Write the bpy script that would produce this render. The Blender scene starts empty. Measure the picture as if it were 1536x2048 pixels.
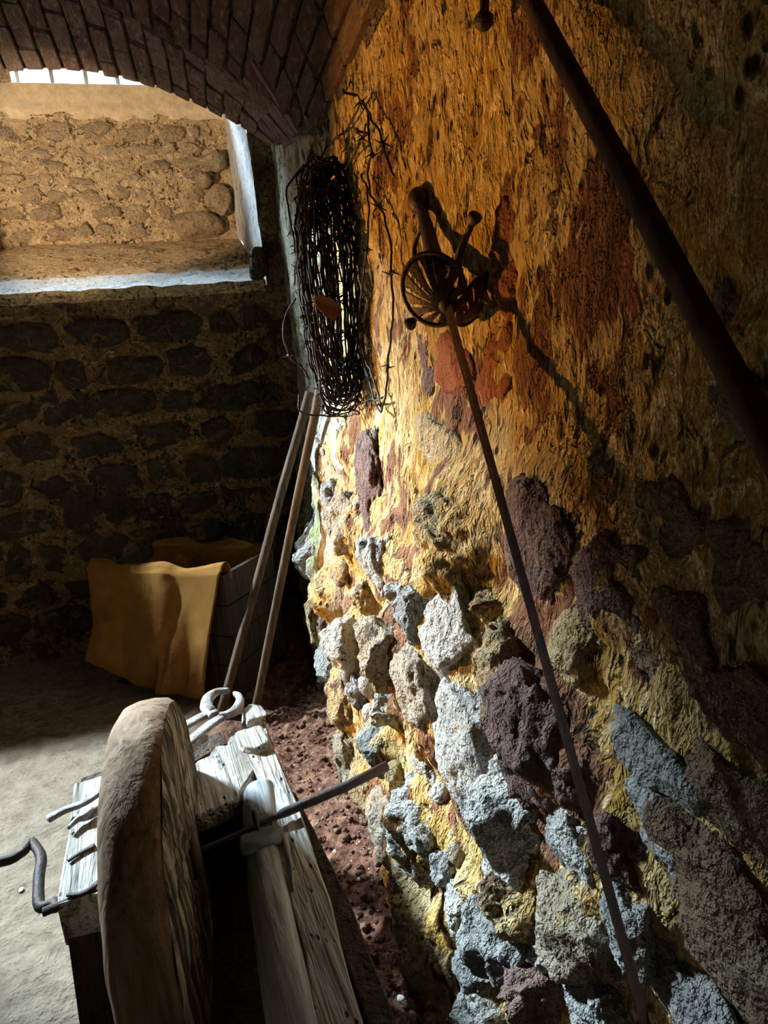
import bpy, bmesh, math, random
import numpy as np
from mathutils import Vector, Matrix, noise, Quaternion

random.seed(7)
SC = bpy.context.scene
COL = SC.collection
V = Vector
PI = math.pi

# ------------------------------------------------------------------ camera
F_PX, CX, CY = 1300.0, 768.0, 1024.0
CAM = V((0, 0, 1.4))
YAW, PITCH, ROLL = math.radians(14.5), math.radians(-13.0), math.radians(5.0)
_f = V((math.sin(YAW) * math.cos(PITCH), math.cos(YAW) * math.cos(PITCH), math.sin(PITCH)))
_r = V((math.cos(YAW), -math.sin(YAW), 0))
_u = _r.cross(_f)
CR = _r * math.cos(ROLL) - _u * math.sin(ROLL)
CU = _r * math.sin(ROLL) + _u * math.cos(ROLL)
cam = bpy.data.cameras.new('camera')
camo = bpy.data.objects.new('camera', cam)
COL.objects.link(camo)
camo.matrix_world = Matrix(((CR.x, CU.x, -_f.x, CAM.x), (CR.y, CU.y, -_f.y, CAM.y), (CR.z, CU.z, -_f.z, CAM.z), (0, 0, 0, 1)))
cam.sensor_fit = 'VERTICAL'
cam.sensor_height = 32.0
cam.lens = 32.0 * F_PX / 2048.0
cam.clip_start = 0.02
SC.camera = camo

# ------------------------------------------------------------------ world, lights, exposure
w = bpy.data.worlds.new('sky')
SC.world = w
w.use_nodes = True
w.node_tree.nodes['Background'].inputs[0].default_value = (0.78, 0.91, 1.0, 1)
w.node_tree.nodes['Background'].inputs[1].default_value = 9.0
SC.view_settings.view_transform = 'Standard'
SC.view_settings.look = 'None'
SC.view_settings.exposure = 0.0
SC.view_settings.gamma = 1.0
SC.view_settings.use_curve_mapping = False
SC.cycles.max_bounces = 4
SC.cycles.diffuse_bounces = 3
SC.cycles.glossy_bounces = 2
SC.cycles.transparent_max_bounces = 6
SC.cycles.caustics_reflective = False
SC.cycles.caustics_refractive = False
SC.cycles.use_adaptive_sampling = True
SC.cycles.adaptive_threshold = 0.09
SC.cycles.adaptive_min_samples = 12


def area_light(name, loc, target, sx, sy, power, color):
    l = bpy.data.lights.new(name, 'AREA')
    l.shape = 'RECTANGLE'
    l.size, l.size_y, l.energy, l.color = sx, sy, power, color
    o = bpy.data.objects.new(name, l)
    COL.objects.link(o)
    o.location = loc
    o.rotation_euler = (V(target) - V(loc)).to_track_quat('-Z', 'Y').to_euler()
    return o


# daylight outside the two cellar windows
area_light('daylight_window_1', (-0.31, 4.46, 3.66), (-0.31, 3.72, 1.95), 1.1, 0.32, 700, (0.74, 0.90, 1.0))
area_light('daylight_window_2', (-2.68, 4.27, 3.13), (-2.05, 3.27, 2.63), 0.75, 0.36, 6000, (0.70, 0.89, 1.0))
# warm lamp standing on the left of the cellar
lamp = bpy.data.lights.new('warm_lamp', 'SPOT')
lamp.energy, lamp.color = 320, (1.0, 0.50, 0.10)
lamp.spot_size, lamp.spot_blend, lamp.shadow_soft_size = math.radians(52), 0.35, 0.022
lampo = bpy.data.objects.new('warm_lamp', lamp)
COL.objects.link(lampo)
lampo.location = (-1.75, 2.75, 0.95)
lampo.rotation_euler = (V((0.48, 1.55, 1.12)) - V(lampo.location)).to_track_quat('-Z', 'Y').to_euler()
# unseen warm fill added to brighten the window recess
fill = bpy.data.lights.new('niche_fill', 'SPOT')
fill.energy, fill.color = 150, (1.0, 0.76, 0.50)
fill.spot_size, fill.spot_blend, fill.shadow_soft_size = math.radians(44), 0.5, 0.04
fillo = bpy.data.objects.new('niche_fill', fill)
COL.objects.link(fillo)
fillo.location = (-1.15, 2.35, 2.0)
fillo.rotation_euler = (V((-0.30, 4.2, 2.50)) - V(fillo.location)).to_track_quat('-Z', 'Y').to_euler()
# faint unseen fill added behind the camera to lift the dark wall
area_light('rear_fill', (-1.6, -1.2, 1.7), (0.2, 1.4, 0.9), 0.9, 1.6, 0.6, (1.0, 0.86, 0.70))


# ------------------------------------------------------------------ helpers
def ray(px, py):
    return CR * ((px - CX) / F_PX) - CU * ((py - CY) / F_PX) + _f


def at(px, py, axis, val):
    d = ray(px, py)
    return CAM + d * ((val - CAM[axis]) / d[axis])


def at_plane(px, py, p, n):
    d = ray(px, py)
    return CAM + d * ((V(p) - CAM).dot(n) / d.dot(n))


def proj(p):
    v = V(p) - CAM
    z = v.dot(_f)
    return CX + F_PX * v.dot(CR) / z, CY - F_PX * v.dot(CU) / z


def smooth(t):
    t = max(0.0, min(1.0, t))
    return t * t * (3 - 2 * t)


def lerp(a, b, t):
    return a + (b - a) * t


def mesh(name, vs, fs, shade=True):
    me = bpy.data.meshes.new(name)
    me.from_pydata([tuple(v) for v in vs], [], fs)
    me.validate()
    me.update()
    if shade:
        me.polygons.foreach_set('use_smooth', [True] * len(me.polygons))
    return me


def obj(name, me, mat=None, parent=None):
    o = bpy.data.objects.new(name, me)
    COL.objects.link(o)
    if mat is not None and me is not None and not me.materials:
        me.materials.append(mat)
    if parent is not None:
        o.parent = parent
    return o


def tag(o, label, cat=None, group=None, kind=None):
    o['label'] = label
    if cat:
        o['category'] = cat
    if group:
        o['group'] = group
    if kind:
        o['kind'] = kind
    return o


def empty(name, loc=(0, 0, 0), rz=0):
    o = bpy.data.objects.new(name, None)
    COL.objects.link(o)
    o.location = loc
    o.rotation_euler = (0, 0, rz)
    o.empty_display_size = 0.05
    return o


def grid_mesh(name, nu, nv, fn, shade=True, keep=None):
    vs = [fn(i / nu, j / nv) for j in range(nv + 1) for i in range(nu + 1)]
    fs = []
    for j in range(nv):
        for i in range(nu):
            a = j * (nu + 1) + i
            if keep is None or keep((i + .5) / nu, (j + .5) / nv):
                fs.append((a, a + 1, a + nu + 2, a + nu + 1))
    return mesh(name, vs, fs, shade)


def sweep(path, ws, hs=None, up=V((0, 0, 1)), n=8, square=False, cap=True, wob=0.0, pw=2.0):
    """Tube along PATH with half-widths ws and half-heights hs; returns (verts, faces)."""
    path = [V(p) for p in path]
    m = len(path)
    if not isinstance(ws, (list, tuple)):
        ws = [ws] * m
    hs = ws if hs is None else hs
    if not isinstance(hs, (list, tuple)):
        hs = [hs] * m
    vs, fs = [], []
    side = None
    for i, p in enumerate(path):
        t = (path[min(i + 1, m - 1)] - path[max(i - 1, 0)]).normalized()
        if side is None:
            s = t.cross(up)
            if s.length < 1e-4:
                s = t.cross(V((1, 0, 0)))
        else:
            s = side - t * side.dot(t)
        s.normalize()
        side = s
        q = s.cross(t).normalized()
        for k in range(n):
            a = 2 * PI * (k + (0.5 if square else 0)) / n
            c, d = math.cos(a), math.sin(a)
            if square and n == 4:
                c, d = math.copysign(1, c), math.copysign(1, d)
            elif pw != 2.0:
                c = math.copysign(abs(c) ** (2 / pw), c)
                d = math.copysign(abs(d) ** (2 / pw), d)
            v = p + s * (c * ws[i]) + q * (d * hs[i])
            if wob:
                v += noise.noise_vector(v * 35) * wob
            vs.append(v)
    for i in range(m - 1):
        for k in range(n):
            a, b = i * n + k, i * n + (k + 1) % n
            fs.append((a, b, b + n, a + n))
    if cap:
        fs.append(tuple(range(n - 1, -1, -1)))
        fs.append(tuple((m - 1) * n + k for k in range(n)))
    return vs, fs


def join(parts):
    vs, fs = [], []
    for v, f in parts:
        o = len(vs)
        vs += list(v)
        fs += [tuple(i + o for i in q) for q in f]
    return vs, fs


def spline(pts, per=8):
    pts = [V(p) for p in pts]
    out = []
    for i in range(len(pts) - 1):
        p0, p1, p2, p3 = pts[max(i - 1, 0)], pts[i], pts[i + 1], pts[min(i + 2, len(pts) - 1)]
        for k in range(per):
            t = k / per
            out.append(0.5 * ((2 * p1) + (p2 - p0) * t + (2 * p0 - 5 * p1 + 4 * p2 - p3) * t * t + (3 * p1 - p0 - 3 * p2 + p3) * t ** 3))
    out.append(pts[-1])
    return out


def lathe(profile, axis_o, axis_d, n=20):
    d = V(axis_d).normalized()
    s = d.orthogonal().normalized()
    q = d.cross(s)
    vs, fs = [], []
    for (h, r) in profile:
        for k in range(n):
            a = 2 * PI * k / n
            vs.append(V(axis_o) + d * h + (s * math.cos(a) + q * math.sin(a)) * max(r, 1e-4))
    m = len(profile)
    for i in range(m - 1):
        for k in range(n):
            a, b = i * n + k, i * n + (k + 1) % n
            fs.append((a, b, b + n, a + n))
    fs.append(tuple(range(n - 1, -1, -1)))
    fs.append(tuple((m - 1) * n + k for k in range(n)))
    return vs, fs


def ico(sub):
    bm = bmesh.new()
    bmesh.ops.create_icosphere(bm, subdivisions=sub, radius=1.0)
    vs = [v.co.copy() for v in bm.verts]
    fs = [tuple(v.index for v in f.verts) for f in bm.faces]
    bm.free()
    return vs, fs


ICO = {k: ico(k) for k in (1, 2, 3, 4, 5)}


def fbm(p, oct=4, rough=0.5):
    s, a = 0.0, 1.0
    for _ in range(oct):
        s += a * noise.noise(p)
        p = p * 2.03 + V((3.1, 1.7, 5.3))
        a *= rough
    return s


# ------------------------------------------------------------------ materials
class NT:
    def __init__(self, name):
        self.m = bpy.data.materials.new(name)
        self.m.use_nodes = True
        self.t = self.m.node_tree
        self.b = self.t.nodes['Principled BSDF']
        self.co = self.t.nodes.new('ShaderNodeTexCoord').outputs['Object']

    def node(self, typ, ins=None, **kw):
        n = self.t.nodes.new(typ)
        for k, v in kw.items():
            setattr(n, k, v)
        for k, v in (ins or {}).items():
            if hasattr(v, 'default_value') or hasattr(v, 'links'):
                self.t.links.new(v, n.inputs[k])
            else:
                n.inputs[k].default_value = v
        return n

    def scale(self, s, rot=(0, 0, 0), co=None):
        return self.node('ShaderNodeMapping', {'Vector': co or self.co, 'Scale': s, 'Rotation': rot}).outputs[0]

    def noise(self, scale, detail=6, rough=0.55, co=None, dist=0.0):
        return self.node('ShaderNodeTexNoise', {'Vector': co or self.co, 'Scale': scale, 'Detail': min(detail, 3.5), 'Roughness': rough, 'Distortion': dist}).outputs['Fac']

    def vor(self, scale, co=None, feature='F1', out='Distance'):
        return self.node('ShaderNodeTexVoronoi', {'Vector': co or self.co, 'Scale': scale}, feature=feature).outputs[out]

    def ramp(self, fac, stops):
        n = self.t.nodes.new('ShaderNodeValToRGB')
        e = n.color_ramp.elements
        while len(e) < len(stops):
            e.new(0.5)
        for i, (p, c) in enumerate(stops):
            e[i].position = p
            e[i].color = (*c, 1) if len(c) == 3 else c
        self.t.links.new(fac, n.inputs[0])
        return n.outputs[0]

    def mask(self, fac, lo, hi):
        n = self.node('ShaderNodeMapRange', {'Value': fac, 'From Min': lo, 'From Max': hi}, clamp=True)
        return n.outputs[0]

    def mix(self, fac, a, b, mode='MIX'):
        n = self.t.nodes.new('ShaderNodeMix')
        n.data_type = 'RGBA'
        n.blend_type = mode
        for k, v in ((0, fac), (6, a), (7, b)):
            if isinstance(v, (int, float)):
                n.inputs[k].default_value = v
            elif isinstance(v, tuple):
                n.inputs[k].default_value = (*v, 1)
            else:
                self.t.links.new(v, n.inputs[k])
        return n.outputs[2]

    def math(self, op, a, b=0.0):
        n = self.t.nodes.new('ShaderNodeMath')
        n.operation = op
        for k, v in ((0, a), (1, b)):
            if isinstance(v, (int, float)):
                n.inputs[k].default_value = v
            else:
                self.t.links.new(v, n.inputs[k])
        return n.outputs[0]

    def rand(self):
        return self.node('ShaderNodeObjectInfo').outputs['Random']

    def bump(self, h, strength, dist, prev=None):
        ins = {'Height': h, 'Strength': strength, 'Distance': dist}
        if prev is not None:
            ins['Normal'] = prev
        return self.node('ShaderNodeBump', ins).outputs[0]

    def out(self, col, rough=0.9, normal=None, metal=0.0, spec=0.3):
        for k, v in (('Base Color', col), ('Roughness', rough), ('Normal', normal), ('Metallic', metal), ('Specular IOR Level', spec)):
            if v is None:
                continue
            if isinstance(v, (int, float)):
                self.b.inputs[k].default_value = v
            elif isinstance(v, tuple):
                self.b.inputs[k].default_value = (*v, 1)
            else:
                self.t.links.new(v, self.b.inputs[k])
        return self.m


def mat_plaster(name, cream, ochre, bare, pit, bare_amt=0.55, streak=True, bump=0.9, moss=False):
    n = NT(name)
    st = n.scale((1.0, 1.0, 0.45)) if streak else n.co
    big = n.noise(3.2, 5, 0.6)
    mid = n.noise(5.5, 6, 0.6, dist=0.4)
    med = n.noise(13, 9, 0.7, co=st, dist=0.7)
    fine = n.noise(52, 7, 0.75, co=st, dist=0.5)
    micro = n.noise(170, 3, 0.6)
    lace = n.noise(30, 8, 0.8, co=st, dist=1.4)
    c = n.mix(n.mask(mid, 0.40, 0.62), ochre, tuple(lerp(p, q, 0.55) for p, q in zip(ochre, cream)))
    c = n.mix(n.math('MULTIPLY', n.mask(lace, 0.50, 0.60), n.mask(med, 0.40, 0.56)), c, tuple(min(1, x * 1.25) for x in cream))
    c = n.mix(n.math('MULTIPLY', n.mask(fine, 0.54, 0.64), 0.6), c, tuple(x * 0.45 for x in ochre))
    b = n.math('ADD', n.math('MULTIPLY', big, 0.65), n.math('MULTIPLY', med, 0.35))
    c = n.mix(n.mask(b, bare_amt, bare_amt + 0.02), c, n.mix(n.mask(fine, 0.35, 0.65), bare, tuple(x * 1.8 for x in bare)))
    if moss:   # pale limewash and algae on the damp stretch beside the window
        yy = n.node('ShaderNodeSeparateXYZ', {0: n.co}).outputs['Y']
        damp = n.mask(n.math('ADD', yy, n.math('MULTIPLY', n.math('SUBTRACT', big, 0.5), 1.2)), 2.15, 2.75)
        c = n.mix(n.math('MULTIPLY', damp, n.mask(med, 0.36, 0.50)), c, (0.62, 0.62, 0.54))
        c = n.mix(n.math('MULTIPLY', damp, n.mask(n.noise(8, 6, 0.7, co=st, dist=0.8), 0.50, 0.60)), c, (0.34, 0.37, 0.13))
    pits = n.vor(34, co=n.scale((1, 1, 0.7)))
    pm = n.math('MULTIPLY', n.mask(pits, 0.30, 0.16), n.mask(n.noise(7, 4), 0.50, 0.60))
    c = n.mix(pm, c, pit)
    dk = n.noise(21, 7, 0.8, co=st, dist=1.0)
    c = n.mix(n.math('MULTIPLY', n.mask(dk, 0.57, 0.63), 0.85), c, pit)
    h = n.math('ADD', n.math('MULTIPLY', med, 0.9), n.math('ADD', n.math('MULTIPLY', fine, 0.55), n.math('ADD', n.math('MULTIPLY', lace, 0.4), n.math('MULTIPLY', micro, 0.15))))
    h = n.math('SUBTRACT', h, n.math('ADD', n.math('MULTIPLY', pm, 0.25), n.math('MULTIPLY', n.mask(dk, 0.56, 0.66), 0.3)))
    return n.out(c, 0.92, n.bump(h, bump, 0.04), spec=0.2)


def mat_stone(name, a, b, dark, wash=None, wash_amt=0.6, bump=1.4):
    n = NT(name)
    r = n.rand()
    co = n.node('ShaderNodeVectorMath', {0: n.co, 1: n.node('ShaderNodeCombineXYZ', {'X': n.math('MULTIPLY', r, 31.0)}).outputs[0]}, operation='ADD').outputs[0]
    med = n.noise(14, 8, 0.68, co=co, dist=0.5)
    fine = n.noise(60, 6, 0.7, co=co)
    micro = n.noise(190, 3, 0.6, co=co)
    c = n.mix(n.mask(med, 0.35, 0.65), a, b)
    c = n.mix(n.math('MULTIPLY', n.mask(fine, 0.56, 0.68), 0.75), c, dark)
    if wash is not None:
        wn = n.noise(9, 7, 0.65, co=co, dist=0.8)
        c = n.mix(n.mask(wn, wash_amt, wash_amt + 0.03), c, n.mix(n.mask(fine, 0.3, 0.7), tuple(x * 0.7 for x in wash), wash))
    c = n.mix(n.math('MULTIPLY', n.mask(r, 0.0, 1.0), 0.35), c, dark)
    h = n.math('ADD', n.math('MULTIPLY', med, 0.9), n.math('ADD', n.math('MULTIPLY', fine, 0.5), n.math('MULTIPLY', micro, 0.16)))
    return n.out(c, 0.92, n.bump(h, bump, 0.034), spec=0.2)


def mat_wood(name, light, mid, dark, axis=1, bump=1.2, gs=1.0, holes=True, stops=(0.30, 0.46, 0.66)):
    n = NT(name)
    s = [26 * gs, 26 * gs, 26 * gs]
    s[axis] = 2.0 * gs
    co = n.scale(tuple(s))
    g = n.noise(1.0, 8, 0.7, co=co, dist=0.9)
    s2 = [90 * gs, 90 * gs, 90 * gs]
    s2[axis] = 5.0 * gs
    g2 = n.noise(1.0, 4, 0.6, co=n.scale(tuple(s2)))
    big = n.noise(9, 4)
    c = n.ramp(g, [(stops[0], dark), (stops[1], mid), (stops[2], light)])
    c = n.mix(n.math('MULTIPLY', n.mask(g2, 0.55, 0.68), 0.7), c, dark)
    c = n.mix(n.math('MULTIPLY', n.mask(big, 0.45, 0.7), 0.4), c, mid)
    h = n.math('ADD', g, n.math('MULTIPLY', g2, 0.5))
    if holes:
        hv = n.mask(n.vor(70, co=n.scale(tuple(0.45 if i == axis else 1.0 for i in range(3)))), 0.26, 0.12)
        hm = n.math('MULTIPLY', hv, n.mask(n.noise(16, 3), 0.5, 0.6))
        c = n.mix(hm, c, tuple(x * 0.25 for x in dark))
        h = n.math('SUBTRACT', h, n.math('MULTIPLY', hm, 0.6))
    return n.out(c, 0.85, n.bump(h, bump, 0.012), spec=0.25)


def mat_iron(name, base, rust, amt=0.5, rough=0.55, metal=0.7):
    n = NT(name)
    a = n.noise(40, 6, 0.7)
    b = n.noise(160, 4, 0.6)
    m = n.mask(a, amt - 0.08, amt + 0.08)
    c = n.mix(m, base, rust)
    return n.out(c, rough, n.bump(n.math('ADD', a, n.math('MULTIPLY', b, 0.5)), 0.5, 0.004), metal, 0.4)


def mat_brick(name, a, b, wash):
    n = NT(name)
    r = n.rand()
    co = n.node('ShaderNodeVectorMath', {0: n.co, 1: n.node('ShaderNodeCombineXYZ', {'Y': n.math('MULTIPLY', r, 17.0)}).outputs[0]}, operation='ADD').outputs[0]
    c = n.mix(r, a, b)
    m = n.noise(3.0, 7, 0.7, co=co, dist=0.5)
    f = n.noise(18, 5, 0.7, co=co)
    c = n.mix(n.mask(m, 0.52, 0.64), c, wash)
    c = n.mix(n.math('MULTIPLY', n.mask(f, 0.5, 0.7), 0.6), c, (0.05, 0.03, 0.025))
    return n.out(c, 0.92, n.bump(n.math('ADD', m, n.math('MULTIPLY', f, 0.6)), 0.9, 0.02), spec=0.2)


M = {}
M['plaster'] = mat_plaster('ochre_lime_plaster', (0.62, 0.47, 0.25), (0.42, 0.235, 0.050), (0.15, 0.065, 0.032), (0.035, 0.022, 0.014), 0.525, moss=True)
M['stone_pale'] = mat_stone('pale_grey_stone', (0.44, 0.41, 0.37), (0.68, 0.64, 0.57), (0.11, 0.09, 0.075), (0.62, 0.50, 0.30), 0.66)
M['stone_grey'] = mat_stone('dark_grey_stone', (0.25, 0.235, 0.22), (0.46, 0.44, 0.41), (0.06, 0.053, 0.046), (0.42, 0.36, 0.26), 0.66)
M['stone_plum'] = mat_stone('plum_brown_stone', (0.17, 0.10, 0.09), (0.29, 0.18, 0.15), (0.06, 0.035, 0.03), (0.46, 0.30, 0.12), 0.60)
M['stone_wash'] = mat_stone('limewashed_stone', (0.46, 0.32, 0.14), (0.60, 0.47, 0.28), (0.14, 0.07, 0.035), (0.22, 0.13, 0.09), 0.58)
M['stone_tan'] = mat_stone('tan_rough_stone', (0.34, 0.25, 0.17), (0.50, 0.41, 0.30), (0.09, 0.06, 0.04), (0.50, 0.36, 0.16), 0.62)
M['brick_red'] = mat_stone('red_brick_face', (0.26, 0.075, 0.03), (0.36, 0.13, 0.06), (0.09, 0.03, 0.02), (0.48, 0.30, 0.11), 0.60, 0.9)
M['stone_brown'] = mat_stone('brown_flat_stone', (0.19, 0.12, 0.07), (0.30, 0.20, 0.12), (0.06, 0.04, 0.03), (0.40, 0.32, 0.20), 0.57)
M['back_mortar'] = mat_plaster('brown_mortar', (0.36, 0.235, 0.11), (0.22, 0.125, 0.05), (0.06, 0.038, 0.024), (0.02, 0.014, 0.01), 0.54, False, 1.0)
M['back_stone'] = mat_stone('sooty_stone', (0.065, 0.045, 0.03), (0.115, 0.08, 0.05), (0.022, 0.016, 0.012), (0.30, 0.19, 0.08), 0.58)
M['niche'] = mat_plaster('sandy_mortar', (0.80, 0.60, 0.37), (0.64, 0.44, 0.23), (0.28, 0.18, 0.10), (0.10, 0.06, 0.035), 0.58, False, 1.0)
M['niche_stone'] = mat_stone('sandy_stone', (0.54, 0.37, 0.21), (0.74, 0.55, 0.34), (0.17, 0.11, 0.07), (0.62, 0.50, 0.34), 0.55)
M['white'] = mat_plaster('whitewash_and_lit_sill', (0.70, 0.70, 0.69), (0.60, 0.60, 0.58), (0.50, 0.47, 0.42), (0.30, 0.26, 0.22), 0.62, True, 0.6)
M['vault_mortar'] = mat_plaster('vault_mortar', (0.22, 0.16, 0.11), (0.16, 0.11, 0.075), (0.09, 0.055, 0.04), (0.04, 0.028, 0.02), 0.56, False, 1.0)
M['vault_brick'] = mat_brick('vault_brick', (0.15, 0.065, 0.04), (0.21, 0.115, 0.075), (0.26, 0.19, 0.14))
M['lunette_brick'] = mat_brick('lunette_brick', (0.22, 0.11, 0.085), (0.30, 0.20, 0.15), (0.34, 0.29, 0.24))  # lighter copy of the vault brick, window light painted in
M['wood_grey'] = mat_wood('weathered_grey_wood', (0.56, 0.53, 0.47), (0.36, 0.33, 0.29), (0.05, 0.042, 0.035))
M['wood_smooth'] = mat_wood('smooth_grey_wood', (0.46, 0.47, 0.46), (0.33, 0.33, 0.32), (0.12, 0.11, 0.10), bump=0.4, holes=False)
M['wood_pole'] = mat_wood('brown_pole_wood', (0.13, 0.08, 0.045), (0.08, 0.046, 0.026), (0.03, 0.017, 0.011), axis=2, bump=0.3, holes=False)
M['wood_dark'] = mat_wood('dark_old_wood', (0.07, 0.047, 0.031), (0.045, 0.03, 0.02), (0.018, 0.012, 0.009), axis=2)
M['wood_wheel'] = mat_wood('brown_wheel_wood', (0.31, 0.21, 0.14), (0.21, 0.12, 0.062), (0.085, 0.042, 0.022), axis=2, bump=0.35, gs=0.8, holes=False)
M['wheel_face'] = mat_wood('rough_wheel_grain', (0.42, 0.35, 0.27), (0.085, 0.06, 0.04), (0.014, 0.01, 0.008), axis=2, bump=1.6, gs=1.3, holes=False, stops=(0.44, 0.50, 0.60))
M['iron'] = mat_iron('rusty_iron', (0.04, 0.034, 0.032), (0.07, 0.035, 0.022), 0.55, 0.65, 0.3)
M['iron_pale'] = mat_iron('worn_pale_iron', (0.27, 0.28, 0.29), (0.16, 0.13, 0.115), 0.50, 0.7, 0.2)
M['wire'] = mat_iron('wire_rust', (0.022, 0.016, 0.014), (0.045, 0.022, 0.015), 0.57, 0.7, 0.2)
M['sword'] = mat_iron('browned_steel', (0.05, 0.03, 0.024), (0.09, 0.04, 0.025), 0.5, 0.55, 0.4)
M['blade'] = mat_iron('rusted_blade_steel', (0.045, 0.02, 0.014), (0.08, 0.028, 0.016), 0.5, 0.75, 0.1)
M['shaft'] = mat_wood('dark_red_shaft_wood', (0.11, 0.055, 0.04), (0.07, 0.035, 0.026), (0.03, 0.016, 0.012), axis=2, bump=0.3, holes=False)


def mat_burlap():
    n = NT('ochre_burlap')
    wv = n.math('MULTIPLY', n.node('ShaderNodeTexWave', {'Vector': n.co, 'Scale': 95.0, 'Distortion': 1.0}).outputs['Fac'],
                n.node('ShaderNodeTexWave', {'Vector': n.co, 'Scale': 95.0, 'Distortion': 1.0}, bands_direction='Z').outputs['Fac'])
    big = n.noise(6, 5)
    c = n.mix(n.mask(big, 0.35, 0.65), (0.21, 0.09, 0.018), (0.28, 0.135, 0.034))
    st = n.noise(7, 7, 0.7, dist=1.2)
    c = n.mix(n.math('MULTIPLY', n.mask(st, 0.56, 0.68), 0.75), c, (0.13, 0.06, 0.025))
    return n.out(c, 0.95, n.bump(n.math('ADD', n.math('MULTIPLY', wv, 0.5), n.noise(20, 4)), 0.5, 0.006), spec=0.1)


M['burlap'] = mat_burlap()
M['darkened'] = mat_plaster('low_bounce_plaster', (0.14, 0.10, 0.07), (0.10, 0.07, 0.045), (0.06, 0.04, 0.03), (0.02, 0.015, 0.01), 0.54, True, 0.8)  # unseen walls and second niche darkened so they bounce little light


def mat_floor():
    n = NT('earth_floor')
    sep = n.node('ShaderNodeSeparateXYZ', {0: n.co})
    x = n.math('ADD', sep.outputs['X'], n.math('MULTIPLY', n.math('SUBTRACT', n.noise(3, 4), 0.5), 0.35))
    soil = n.mask(x, -0.30, -0.05)
    med = n.noise(16, 8, 0.65)
    fine = n.noise(70, 6, 0.7)
    dust = n.mix(n.mask(med, 0.35, 0.65), (0.155, 0.115, 0.08), (0.235, 0.18, 0.13))
    dust = n.mix(n.math('MULTIPLY', n.mask(fine, 0.58, 0.70), 0.7), dust, (0.06, 0.045, 0.034))
    s = n.ramp(n.noise(26, 8, 0.7), [(0.32, (0.035, 0.015, 0.011)), (0.5, (0.15, 0.062, 0.038)), (0.68, (0.29, 0.16, 0.10))])
    s = n.mix(n.mask(n.vor(55), 0.16, 0.10), s, (0.45, 0.36, 0.28))
    c = n.mix(soil, dust, s)
    h = n.math('ADD', med, n.math('MULTIPLY', fine, 0.4))
    return n.out(c, 0.95, n.bump(h, 0.8, 0.02), spec=0.15)


M['floor'] = mat_floor()


def mat_plain(name, col, rough=0.8, metal=0.0):
    n = NT(name)
    f = n.noise(30, 6, 0.65)
    return n.out(n.mix(n.mask(f, 0.3, 0.7), tuple(x * 0.65 for x in col), col), rough, n.bump(f, 0.4, 0.006), metal)


M['frame'] = mat_plain('painted_window_frame', (0.16, 0.165, 0.165))
M['chip'] = mat_plain('white_stone_chip', (0.75, 0.73, 0.68))
M['leaf'] = mat_plain('dry_brown_leaf', (0.30, 0.12, 0.05))
M['leather'] = mat_plain('teal_black_leather', (0.13, 0.16, 0.165), 0.7)
M['clod'] = mat_stone('soil_clod', (0.17, 0.08, 0.05), (0.33, 0.18, 0.12), (0.05, 0.025, 0.02), (0.36, 0.25, 0.17), 0.62)


def mat_glass():
    m = bpy.data.materials.new('window_glass')
    m.use_nodes = True
    t = m.node_tree
    t.nodes.remove(t.nodes['Principled BSDF'])
    tr = t.nodes.new('ShaderNodeBsdfTransparent')
    tr.inputs[0].default_value = (0.93, 0.97, 1.0, 1)
    gl = t.nodes.new('ShaderNodeBsdfGlossy')
    gl.inputs['Roughness'].default_value = 0.08
    mx = t.nodes.new('ShaderNodeMixShader')
    mx.inputs[0].default_value = 0.06
    t.links.new(tr.outputs[0], mx.inputs[1])
    t.links.new(gl.outputs[0], mx.inputs[2])
    t.links.new(mx.outputs[0], t.nodes['Material Output'].inputs[0])
    return m


M['glass'] = mat_glass()

# ------------------------------------------------------------------ setting: floor
XL, XR, YN, YB = -3.3, 0.55, -1.5, 3.6


def floor_z(x, y):
    soil = smooth((x + 0.25) / 0.3)
    z = 0.012 * fbm(V((x * 2.2, y * 2.2, 1.0)), 3)
    z += soil * (0.022 * fbm(V((x * 11, y * 11, 4.0)), 4, 0.6) + 0.03 * smooth((x - 0.1) / 0.3))
    z += (1 - soil) * 0.006 * fbm(V((x * 16, y * 16, 7.0)), 3)
    return z


def _floor(u, v):
    x = XL + (XR + 0.1 - XL) * (1 - (1 - u) ** 1.6)
    y = YN + (YB + 0.1 - YN) * v
    return (x, y, floor_z(x, y))


floor = obj('floor', grid_mesh('floor', 260, 360, _floor), M['floor'])
tag(floor, 'bare earth floor, dusty beige on the left and reddish soil along the stone wall', 'floor', kind='structure')


# ------------------------------------------------------------------ setting: right wall
def wall_base(y, z):
    pts = [(0.0, 0.315), (0.4, 0.335), (0.8, 0.375), (1.1, 0.44), (1.35, 0.475), (2.0, 0.485), (2.8, 0.50)]
    if z <= 0:
        return pts[0][1]
    for (z0, x0), (z1, x1) in zip(pts, pts[1:]):
        if z <= z1:
            b = lerp(x0, x1, smooth((z - z0) / (z1 - z0)))
            break
    else:
        b = pts[-1][1]
    return b + 0.035 * smooth((y - 2.4) / 0.8) * (1 - smooth((z - 1.0) / 0.8)) + 0.02 * smooth((y - 2.6) / 0.7)


def wall_x(y, z):
    low = 1 - smooth((z - 0.75) / 0.55)
    b = wall_base(y, z)
    n1 = fbm(V((1.3, y * 2.4, z * 2.4)), 3)
    n2 = fbm(V((5.1, y * 7.5, z * 6.5)), 4, 0.55)
    n3 = fbm(V((9.7, y * 26, z * 22)), 4, 0.65)
    return b + n1 * lerp(0.010, 0.014, low) + n2 * lerp(0.010, 0.020, low) + n3 * lerp(0.0028, 0.005, low)


WY0, WY1, WZ0, WZ1 = -1.5, 3.72, -0.05, 2.85


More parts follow.
